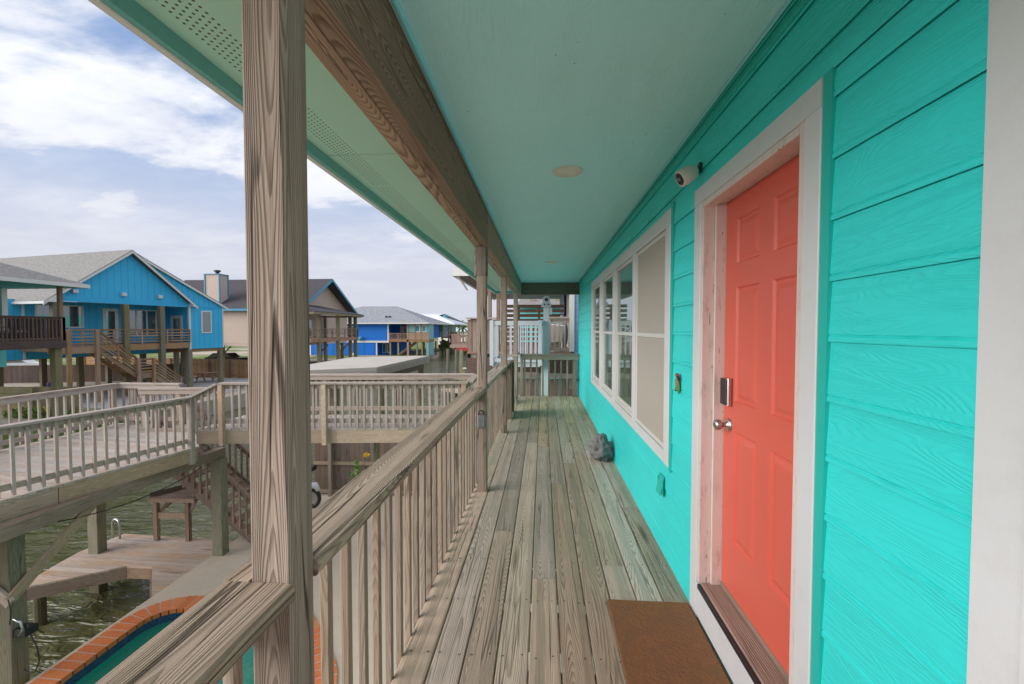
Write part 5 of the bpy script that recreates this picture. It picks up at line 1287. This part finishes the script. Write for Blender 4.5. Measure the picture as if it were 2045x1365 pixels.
mb = MB(); mb.bar((-25.2, yf+2.4, GL+.1), (-22.2, yf+2.4, -.8), .1, .35); mb.bar((-25.2, yf+1.4, GL+.1), (-22.2, yf+1.4, -.8), .1, .35); mb.build('stairs', 'new_deck_wood', RB)
win(RB, I4, -28.4, -27.7, GL+.3, -1.1, yf+2, 1, name='door'); win(RB, I4, -27.5, -27., GL+.3, -1.1, yf+2, 1)
mb = MB(); mb.box(-35.4, -34.8, yf-.15, yf, -2.1, -1.3); mb.box(-33.3, -32.6, yf-.3, yf, GL, GL+.4); mb.build('meter_box', 'eave_white', RB)
mb = MB(); mb.tube([(-31.5, yf-.1, -.1), (-31.2, yf-.4, -.3)], .35, 10); mb.build('satellite_dish', 'blue_edge_paint', RB)
# ---- white metal roof house
MH = thing('metal_roof_house', 'pale green stilt house with white metal roof standing over the canal', 'house', (-23., 93., GL))
mb = MB(); mb.box(-32., -21.2, 90., 104., -.3, 2.6); mb.build('wall', 'pale_teal_paint', MH)
mb = MB(); zr = 4.9
mb.poly([(-34., 88.2, 2.55), (-18.1, 88.2, 2.55), (-22.2, 92.4, 4.2), (-22.6, 92.6, 4.4), (-22.2, 96.5, zr), (-31., 96.5, zr)]); mb.poly([(-18.1, 88.2, 2.55), (-18.1, 105, 2.55), (-22.2, 99.6, 4.1), (-22.2, 93.4, 4.1)]); mb.poly([(-18.1, 105, 2.55), (-34, 105, 2.55), (-31, 96.5, zr), (-22.2, 96.5, zr)]); mb.build('roof', 'metal_roof_ribs', MH)
mb = MB(); mb.poly([(-22.15, 92.9, 4.05), (-22.15, 99.9, 4.05), (-22.15, 96.4, zr-.05)]); mb.build('gable_wall', 'house_teal_paint', MH)
mb = MB(); mb.box(-34, -18.1, 88.14, 88.2, 2.35, 2.56); mb.box(-18.1, -18.04, 88.2, 105, 2.35, 2.56); mb.build('fascia', 'metal_roof_white', MH)
mb = MB(); mb.box(-21.2, -17.9, 88.6, 100, -.45, -.2); mb.build('deck', 'pink_deck_wood', MH)
pick_rail(MH, I4, (-21.4, 88.7), (-19.9, 88.7), .8, -.2, 'eave_white', .2, .05); pick_rail(MH, I4, (-19.6, 88.6), (-17.9, 88.6), .9, -.2, 'pink_deck_wood', .3, .22)
for (x, y) in ((-21., 88.8), (-19.6, 88.8), (-18.2, 88.8), (-18.2, 93.), (-20., 93.)):
    bpost(MH, I4, x, y, -.2, 2.5, .2, 'tan_fence_wood', 'post'); bpost(MH, I4, x, y, WZ-.5, -.45, .28, 'brown_deck_wood')
win(MH, I4, -21.15, -21.0, 0, 2., 90.0, 1)
# ---- neighbours' pier deck with bunting
PD = thing('pier_deck', 'raised pier deck with picket railing and red and blue bunting over the canal', 'deck', (-7., 42., WZ))
mb = MB(); mb.box(-8.85, -4.2, 40.6, 45.5, -.32, -.02); mb.build('deck', 'pink_deck_wood', PD)
pick_rail(PD, I4, (-8.8, 40.7), (-4.3, 40.7), .95, -.02, 'pink_deck_wood', .16, .05, posts=4); pick_rail(PD, I4, (-8.8, 40.7), (-8.8, 45.4), .95, -.02, 'pink_deck_wood', .16, .05)
for (x, y) in ((-8.6, 38.6), (-7.7, 38.0), (-7.1, 37.4), (-8.7, 45), (-4.6, 41)): 
    mb = MB(); mb.tube([(x, y, WZ-.8), (x, y, -.33)], .14, 10); mb.build('pile', 'green_pile_wood', PD)
for k, (x, mt_) in enumerate(((-7.9, 'red_cloth'), (-7.35, 'red_cloth'), (-6.9, 'blue_cloth'), (-6.5, 'blue_cloth'), (-6.05, 'red_cloth'), (-5.6, 'red_cloth'))):
    mb = MB(); n = 7
    for j in range(n):
        a0, a1 = math.pi+math.pi*j/n, math.pi+math.pi*(j+1)/n; mb.poly([(x, 40.50, -.30), (x+.26*math.cos(a0), 40.48-.05*(j % 2), -.30+.34*math.sin(a0)), (x+.26*math.cos(a1), 40.48-.05*((j+1) % 2), -.30+.34*math.sin(a1))])
    mb.build('bunting', mt_, PD)
DT = thing('dock_bench', 'white topped bench frame standing on the low pier behind the green bush', 'bench', (-5.8, 37., -3.2))
mb = MB(); mb.box(-6.9, -5.6, 36.6, 37.2, -1.95, -1.88); mb.build('top', 'eave_white', DT)
for (x, y) in ((-6.85, 36.65), (-5.65, 36.65), (-6.85, 37.15), (-5.65, 37.15)): mb = MB(); mb.box(x-.04, x+.04, y-.04, y+.04, -3.25, -1.95); mb.build('leg', 'tan_fence_wood', DT)
mb = MB(); mb.slab([(-8.3, 34.5, -3.25), (-4.5, 31.5, -3.25), (-3.4, 33., -3.25), (-5.3, 39., -3.25), (-7.2, 39., -3.25)], (0, 0, -.3)); tag(mb.build('low_pier', 'dock_wood'), 'low plank pier beside the mooring piles of the pier deck', 'pier')
# ---- boathouse
BT = thing('boathouse', 'flat roofed boathouse on piles standing in the canal beyond the cross walkway', 'boathouse', (-7., 16., WZ))
ro = [(-5.6, 14.14), (-5.46, 20.4), (-8.75, 19.2), (-8.35, 12.3)]
mb = MB(); mb.prism(ro, .12, .20); mb.build('roof', 'boathouse_roof_paint', BT)
mb = MB()
for i in range(4):
    a, b = V3((*ro[i], 0)), V3((*ro[(i+1) % 4], 0)); mb.bar((a.x, a.y, -.0), (b.x, b.y, -.0), .05, .235, ch=.004)
mb.build('fascia', 'walkway_wood', BT)
mb = MB(); mb.bar((-5.85, 14.2, -.25), (-5.7, 20.1, -.25), .12, .26); mb.bar((-8.2, 12.7, -.25), (-8.5, 19.1, -.25), .12, .26)
for k in range(6): mb.bar((-8.3, 13+k*1.15, -.22), (-5.8, 14.6+k*1.05, -.22), .04, .2)
mb.build('roof_beam', 'dark_beam_wood', BT)
for (x, y) in ((-5.75, 14.9), (-5.75, 17.), (-5.7, 19.8), (-8.2, 13.2), (-8.3, 16), (-8.5, 18.9), (-7., 14.0)): mb = MB(); mb.tube([(x, y, WZ-.8), (x, y, -.38)], .13, 12); mb.build('pile', 'green_pile_wood', BT)
mb = MB(); mb.bar((-8.2, 15., -2.6), (-5.8, 15.4, -2.6), .15, .2); mb.bar((-8.3, 17.6, -2.6), (-5.8, 18., -2.6), .15, .2); mb.bar((-7.6, 14.8, -2.45), (-7.5, 18.3, -2.45), .3, .06); mb.bar((-6.5, 14.8, -2.45), (-6.5, 18.3, -2.45), .3, .06); mb.build('lift_cradle', 'stair_wood', BT)
# ---- planting
def bush(name, label, loc, r3, n, size, seed, cat='bush', mat='green_leaf', stem=.12):
    T = thing(name, label, cat, loc)
    mb = MB(); 
    for k in range(5):
        a = k*1.256; mb.tube([(loc[0], loc[1], loc[2]), (loc[0]+math.cos(a)*r3[0]*.45, loc[1]+math.sin(a)*r3[1]*.45, loc[2]+r3[2]*1.3)], [stem*.15, stem*.05], 5)
    mb.build('stem', 'bark', T)
    mb = MB(); rd = random.Random(seed)
    for k in range(7):
        a = rd.uniform(0, 6.28); q = (loc[0]+math.cos(a)*r3[0]*.5, loc[1]+math.sin(a)*r3[1]*.5, loc[2]+r3[2]*rd.uniform(.5, 1.5)); leafcloud(mb, q, (r3[0]*.55, r3[1]*.55, r3[2]*.5), n//7, size, seed*10+k)
    mb.build('leaves', mat, T); return T
bush('green_bush', 'bright green leafy bush behind the end of the cross walkway', (-3.15, 22.4, -3.3), (.7, .7, 1.0), 900, .1, 11)
bush('green_bush', 'low green bush showing between the cross walkway balusters', (-3.2, 17.5, -3.3), (.5, .5, .7), 700, .08, 12)
bush('bank_bush', 'sunny green bush on the bank below the metal roof house', (-21.3, 93.5, -3.3), (1.6, 1.6, 1.3), 900, .3, 13)
bush('bank_bush', 'broad shrub on the far bank right of the dark canal piles', (-16.5, 100., -3.3), (4., 2.5, .9), 1400, .3, 14)
FB = thing('flower_bed', 'bed of yellow flowers in front of the pale olive fence', 'flower bed', (-26.5, 20.6, -3.2))
mb = MB(); leafcloud(mb, (-26.4, 20.6, -2.95), (2.0, .5, .35), 1300, .09, 21); mb.build('leaves', 'green_leaf', FB)
mb = MB(); leafcloud(mb, (-26.4, 20.5, -2.75), (1.9, .5, .3), 170, .06, 22); mb.build('blossoms', 'yellow_petal', FB)
def palm(name, label, loc, h, r_, seed):
    T = thing(name, label, 'palm tree', loc); mb = MB(); mb.tube([loc, (loc[0]+.1*h*.1, loc[1], loc[2]+h*.5), (loc[0], loc[1], loc[2]+h)], [.24, .17, .15], 8); mb.build('trunk', 'bark', T)
    mb = MB(); rd = random.Random(seed); c = V3((loc[0], loc[1], loc[2]+h))
    for k in range(34):
        a = rd.uniform(0, 6.28); el = rd.uniform(-.7, 1.3); d_ = V3((math.cos(a)*math.cos(el), math.sin(a)*math.cos(el), math.sin(el))); L = r_*rd.uniform(.8, 1.1); prev = c; sd_ = V3((-math.sin(a), math.cos(a), 0))
        for j in range(1, 6):
            f_ = j/5; nx_ = c+d_*L*f_+V3((0, 0, -.5*L*f_*f_)); ww = .16*r_*(1-abs(f_-.45))
            mb.add([prev, prev+sd_*ww+V3((0, 0, -ww*.5)), nx_+sd_*ww*.8+V3((0, 0, -ww*.5)), nx_, nx_-sd_*ww*.8+V3((0, 0, -ww*.5)), prev-sd_*ww+V3((0, 0, -ww*.5))], [(0, 1, 2, 3), (0, 3, 4, 5)], [[(0, 0)]*4]*2); prev = nx_
    mb.build('crown', 'palm_leaf', T); return T
q = at(888, 640, 150); palm('palm_tree', 'tall thin palm rising above the metal roof house', (q.x, q.y, -3.3), q.z+3.8, 1.7, 1)
q = at(925, 656, 118); palm('palm_tree', 'shorter palm before the long white building', (q.x, q.y, -3.3), q.z+3.6, 2.0, 2)
def tree(name, label, loc, h, r_, seed, mat='green_leaf_dark', group=None):
    T = thing(name, label, 'tree', loc, 0., group); rd = random.Random(seed)
    mb = MB(); mb.tube([loc, (loc[0], loc[1], loc[2]+h*.6)], [r_*.12, r_*.05], 6)
    for k in range(4): a = rd.uniform(0, 6.28); mb.tube([(loc[0], loc[1], loc[2]+h*.35), (loc[0]+math.cos(a)*r_*.6, loc[1]+math.sin(a)*r_*.6, loc[2]+h*.75)], [r_*.05, r_*.02], 5)
    mb.build('trunk', 'bark', T); mb = MB()
    for k in range(8):
        a = rd.uniform(0, 6.28); rr = r_*rd.uniform(.1, .7); leafcloud(mb, (loc[0]+math.cos(a)*rr, loc[1]+math.sin(a)*rr, loc[2]+h*rd.uniform(.45, .9)), (r_*.45, r_*.45, h*.22), 110, r_*.10, seed*20+k)
    mb.build('crown', mat, T); return T
tr_ = [(897, 650, 210, 5.5, 4.5, 'dark'), (908, 646, 190, 6.5, 5., 'pale'), (918, 648, 170, 6., 4.5, 'mid'), (932, 652, 160, 5., 4., 'low'), (944, 649, 175, 6., 4.5, 'right'), (880, 652, 220, 5., 5., 'left')]
lbl = {'dark': 'dark distant tree right of the metal roof house', 'pale': 'tallest distant tree above the long white building', 'mid': 'bushy distant tree left of the far grey roof', 'low': 'low distant tree above the short palm', 'right': 'distant tree at the right below the far grey roof', 'left': 'distant tree half hidden by the white metal roof'}
for i, (px, py, dc, h, r_, k) in enumerate(tr_):
    q = at(px, py, dc); tree('distant_tree', lbl[k], (q.x, q.y, -3.3), q.z+3.3+1.0, r_, 40+i, 'green_leaf' if i % 2 else 'green_leaf_dark')
rd = random.Random(99)
TL_ = MB()
for k in range(90):
    x = -330+k*5.2+rd.uniform(-2, 2); y = rd.uniform(250, 330); leafcloud(TL_, (x, y, -1.), (5., 4., rd.uniform(2.2, 4.2)), 60, .9, 300+k)
o = TL_.build('distant_woods', 'green_leaf_dark'); o['kind'] = 'stuff'; tag(o, 'low hazy line of distant woods along the horizon', 'woods')
WB = thing('white_building', 'long low white building on the far bank behind the pier deck', 'building', (-16., 125., -3.3))
mb = MB(); mb.box(-30, -2, 122, 136, -3.3, .9); mb.build('wall', 'eave_white', WB)
mb = MB(); mb.slab([(-31, 121, .8), (-1, 121, .8), (-1, 129, 1.9), (-31, 129, 1.9)], (0, 0, -.1)); mb.slab([(-1, 137, .8), (-31, 137, .8), (-31, 129, 1.9), (-1, 129, 1.9)], (0, 0, -.1)); mb.build('roof', 'metal_roof_white', WB)
GH = thing('far_house', 'small grey hip roofed house far off above the trees', 'house', (-20., 172., -3.3))
mb = MB(); mb.box(-24., -14., 170, 180, -3.3, 2.6); mb.build('wall', 'neighbour_blue_paint', GH)
mb = MB(); mb.poly([(-25, 169, 2.6), (-13, 169, 2.6), (-19, 175, 4.6)]); mb.poly([(-13, 169, 2.6), (-13, 181, 2.6), (-19, 175, 4.6)]); mb.poly([(-13, 181, 2.6), (-25, 181, 2.6), (-19, 175, 4.6)]); mb.poly([(-25, 181, 2.6), (-25, 169, 2.6), (-19, 175, 4.6)]); mb.build('roof', 'light_shingles', GH)
# ================================================================== NEXT DOOR, BEYOND THE PORCH END
NB = thing('neighbour_house', 'pale blue lap sided house next door with raised wooden deck', 'house', (3., 16., G))
mb = MB(); mb.box(.935, 7, 12.9, 24, -3.2, 3.3); mb.build('wall', 'neighbour_laps', NB)
mb = MB(); mb.box(.80, .932, 12.86, 13.02, .82, 3.3); mb.build('corner_trim', 'eave_white', NB)
Mn = frame((.93, 0), -math.pi/2)
for (a, b) in ((-14.5, -13.3), (-16.1, -14.8)): win(NB, Mn, a, b, .85, 3.0, -.0, 1, 'eave_white', name='door', fw_=.1)
mb = MB(); mb.box(.90, .98, 13.06, 13.2, .8, 3.2); mb.box(.84, .98, 17.2, 17.4, .8, 3.2); mb.build('wall_lamp', 'dark_metal', NB)
mb = MB(); mb.box(-2.75, 7.5, 13.7, 25, 3.22, 3.36); mb.slab([(-2.8, 13.5, 3.36), (7.5, 13.5, 3.36), (7.5, 19, 4.6), (-2.8, 19, 4.6)], (0, 0, .05)); mb.build('roof', 'grey_shingles', NB)
mb = MB(); mb.box(-2.85, -2.76, 13.5, 25, 3.16, 3.42); mb.box(-2.85, 7.5, 13.42, 13.49, 3.16, 3.42); mb.bar((-2.72, 13.62, 3.2), (-2.45, 13.9, 2.75), .05, .05); mb.build('eave', 'eave_white', NB)
mb = MB(); mb.box(-2.3, .98, 12.95, 19, .74, .80); mb.build('deck', 'pink_deck_wood', NB)
mb = MB(); mb.box(-2.3, .98, 12.88, 12.945, .165, .62); mb.box(-2.32, -2.28, 12.9, 19, .3, .74); mb.build('deck_rim', 'brown_deck_wood', NB)
mb = MB(); mb.box(-.75, -.12, 12.84, 12.88, .05, .20); mb.box(-.9, .98, 12.86, 12.90, .02, .16); mb.build('skirt_rail', 'walkway_wood', NB)
for x in (-1.72, -1.44): bpost(NB, I4, x, 13.95, .8, 3.2, .12, 'stair_wood', 'porch_post')
bpost(NB, I4, -2.1, 13.1, G, 1.8, .2, 'walkway_wood', 'porch_post')
for x in (-2.1, .1, .9): bpost(NB, I4, x, 13.3, G, .3, .2, 'brown_fence_wood')
bpost(NB, I4, .86, 13.02, -.3, 2.15, .13, 'walkway_wood', 'post')
pick_rail(NB, I4, (.20, 13.02), (.96, 13.02), 1.82, .80, 'walkway_wood', .14, .045, posts=2)
mb = MB(); mb.box(.1, 1.15, 12.93, 13.10, 1.82, 1.86); mb.box(-2.32, -1.40, 12.85, 13.05, 1.80, 1.84); mb.build('rail_cap', 'walkway_wood', NB)
mb = MB()
for k in range(6): mb.box(-2.28+k*.15, -2.15+k*.15, 12.96, 12.98, .8, 1.78)
mb.build('privacy_board', 'stair_wood', NB)

SCN = thing('privacy_screen', 'brown horizontal slat privacy screen on the next door deck', 'screen', (-.4, 16.5, .8))
proto = None
for k in range(9):
    if proto is None: mb = MB(); mb.box(-1.5, .84, 16.49, 16.51, 2.30, 2.42, .002); proto = mb.build('slat', 'screen_wood', SCN)
    else: child_copy(proto, (0, 0, -.178*k))
for x in (-.92, -.14): mb = MB(); mb.box(x-.045, x+.045, 16.52, 16.6, .8, 2.42); mb.build('post', 'screen_wood', SCN)
fence('wooden_fence', 'dark board fence below the next door deck seen through the porch end railing', (-1.1, 13.0), (1.0, 12.98), G, .0, 'stair_wood', rails=(.9, 1.75), side=-1)
SH = thing('teal_back_house', 'teal house with grey roof seen through the slat privacy screen', 'house', (-.5, 33., G))
mb = MB(); mb.box(-2., 8, 30, 40, G, 3.0); mb.build('wall', 'house_teal_paint', SH)
mb = MB(); mb.slab([(-1.9, 29.4, 2.95), (9, 29.4, 2.95), (9, 35, 5.0), (-1.0, 35, 5.0)], (0, 0, .08)); mb.build('roof', 'grey_shingles', SH)
for x in (-.9, .9): mb = MB(); mb.box(x, x+.35, 30.5, 30.8, 3.4, 3.62); mb.build('roof_vent', 'tan_fence_wood', SH)
# cargo lift
CL = thing('cargo_lift', 'white steel cargo lift with railed vinyl platform and pulley head', 'cargo lift', (.05, 11.6, G))
mb = MB(); mb.box(.02, .17, 11.52, 11.66, G, 2.28, .006); mb.build('column', 'vinyl_white', CL)
mb = MB(); mb.box(-.045, .019, 11.45, 11.60, -.6, 1.72, .004); mb.box(.0, .17, 11.44, 11.515, -3.1, 1.60, .003); mb.build('column_cover', 'lift_paint', CL)
mb = MB(); lathe(mb, (.09, 11.44, 2.27), (0, 1, 0), [(0, .05), (.01, .10), (.2, .10), (.21, .05)], 18); mb.box(-.04, .22, 11.46, 11.66, 2.08, 2.20, .01); hd = mb.build('pulley_head', 'vinyl_white', CL)
mb = MB(); lathe(mb, (.09, 11.42, 2.27), (0, 1, 0), [(0, .045), (.03, .045)], 14); lathe(mb, (.04, 11.43, 2.14), (0, 1, 0), [(0, .02), (.04, .02)], 8); lathe(mb, (.14, 11.43, 2.14), (0, 1, 0), [(0, .02), (.04, .02)], 8); mb.build('bolt', 'dark_metal', hd)
mb = MB(); mb.box(.175, .25, 11.52, 11.66, 1.88, 2.06, .02); mb.build('motor', 'vinyl_white', CL)
cx0, cx1, cy0, cy1, cz0, cz1 = -1.33, -.07, 11.2, 12.5, .62, 1.68
mb = MB(); mb.box(cx0, cx1, cy0+.05, cy1, cz0-.12, cz0); mb.build('platform', 'vinyl_white', CL)
for (x, y) in ((cx0, cy0), (cx1, cy0), (cx0, cy1), (cx1, cy1)): mb = MB(); mb.box(x-.05, x+.05, y-.05, y+.05, cz0-.08, cz1+.04, .004); mb.build('post', 'vinyl_white', CL)
for (a, b) in (((cx0, cy0), (cx1, cy0)), ((cx0, cy0), (cx0, cy1)), ((cx1, cy0), (cx1, cy1)), ((cx0, cy1), (cx1, cy1))):
    mb = MB(); mb.bar((*a, cz1-.03), (*b, cz1-.03), .05, .11); mb.bar((*a, cz0+.06), (*b, cz0+.06), .05, .09); mb.build('rail', 'vinyl_white', CL)
    n = 10; pr_ = None
    for k in range(1, n):
        x = a[0]+(b[0]-a[0])*k/n; y = a[1]+(b[1]-a[1])*k/n
        if pr_ is None: mb = MB(); mb.box(x-.018, x+.018, y-.018, y+.018, cz0+.1, cz1-.08); pr_ = mb.build('baluster', 'vinyl_white', CL); q0 = (x, y)
        else: child_copy(pr_, (x-q0[0], y-q0[1], 0))
# covered grill and folded lounge chair next door
mb = MB(); blob(mb, (.62, 14.3, 1.36), (.20, .30, .56), 12, .12, 20, 14, 1.2, .81); tag(mb.build('covered_grill', 'grey_cover', None, True), 'grill under a grey fabric cover by the pale blue wall next door', 'covered grill')
LC = thing('lounge_chair', 'pale lounge chair with raised back on the next door deck', 'chair', (.38, 13.9, .8))
mb = MB(); mb.bar((.30, 14.7, 1.1), (.36, 13.8, 1.12), .5, .05, ch=.01); mb.build('seat', 'eave_white', LC)
mb = MB(); mb.bar((.36, 13.8, 1.12), (.42, 13.45, 1.62), .5, .05, (0, 1, 0), ch=.01); mb.build('backrest', 'eave_white', LC)
for (x, y) in ((.12, 14.5), (.55, 14.5), (.15, 13.7), (.6, 13.7)): mb = MB(); mb.box(x-.02, x+.02, y-.02, y+.02, .8, 1.1); mb.build('leg', 'eave_white', LC)
mb = MB(); mb.tube([(-.0, 13.9, .82), (.25, 13.3, .83), (.7, 13.25, .84)], .05, 8); tag(mb.build('hose', 'eave_white', None, True), 'pale hose lying along the edge of the next door deck', 'hose')
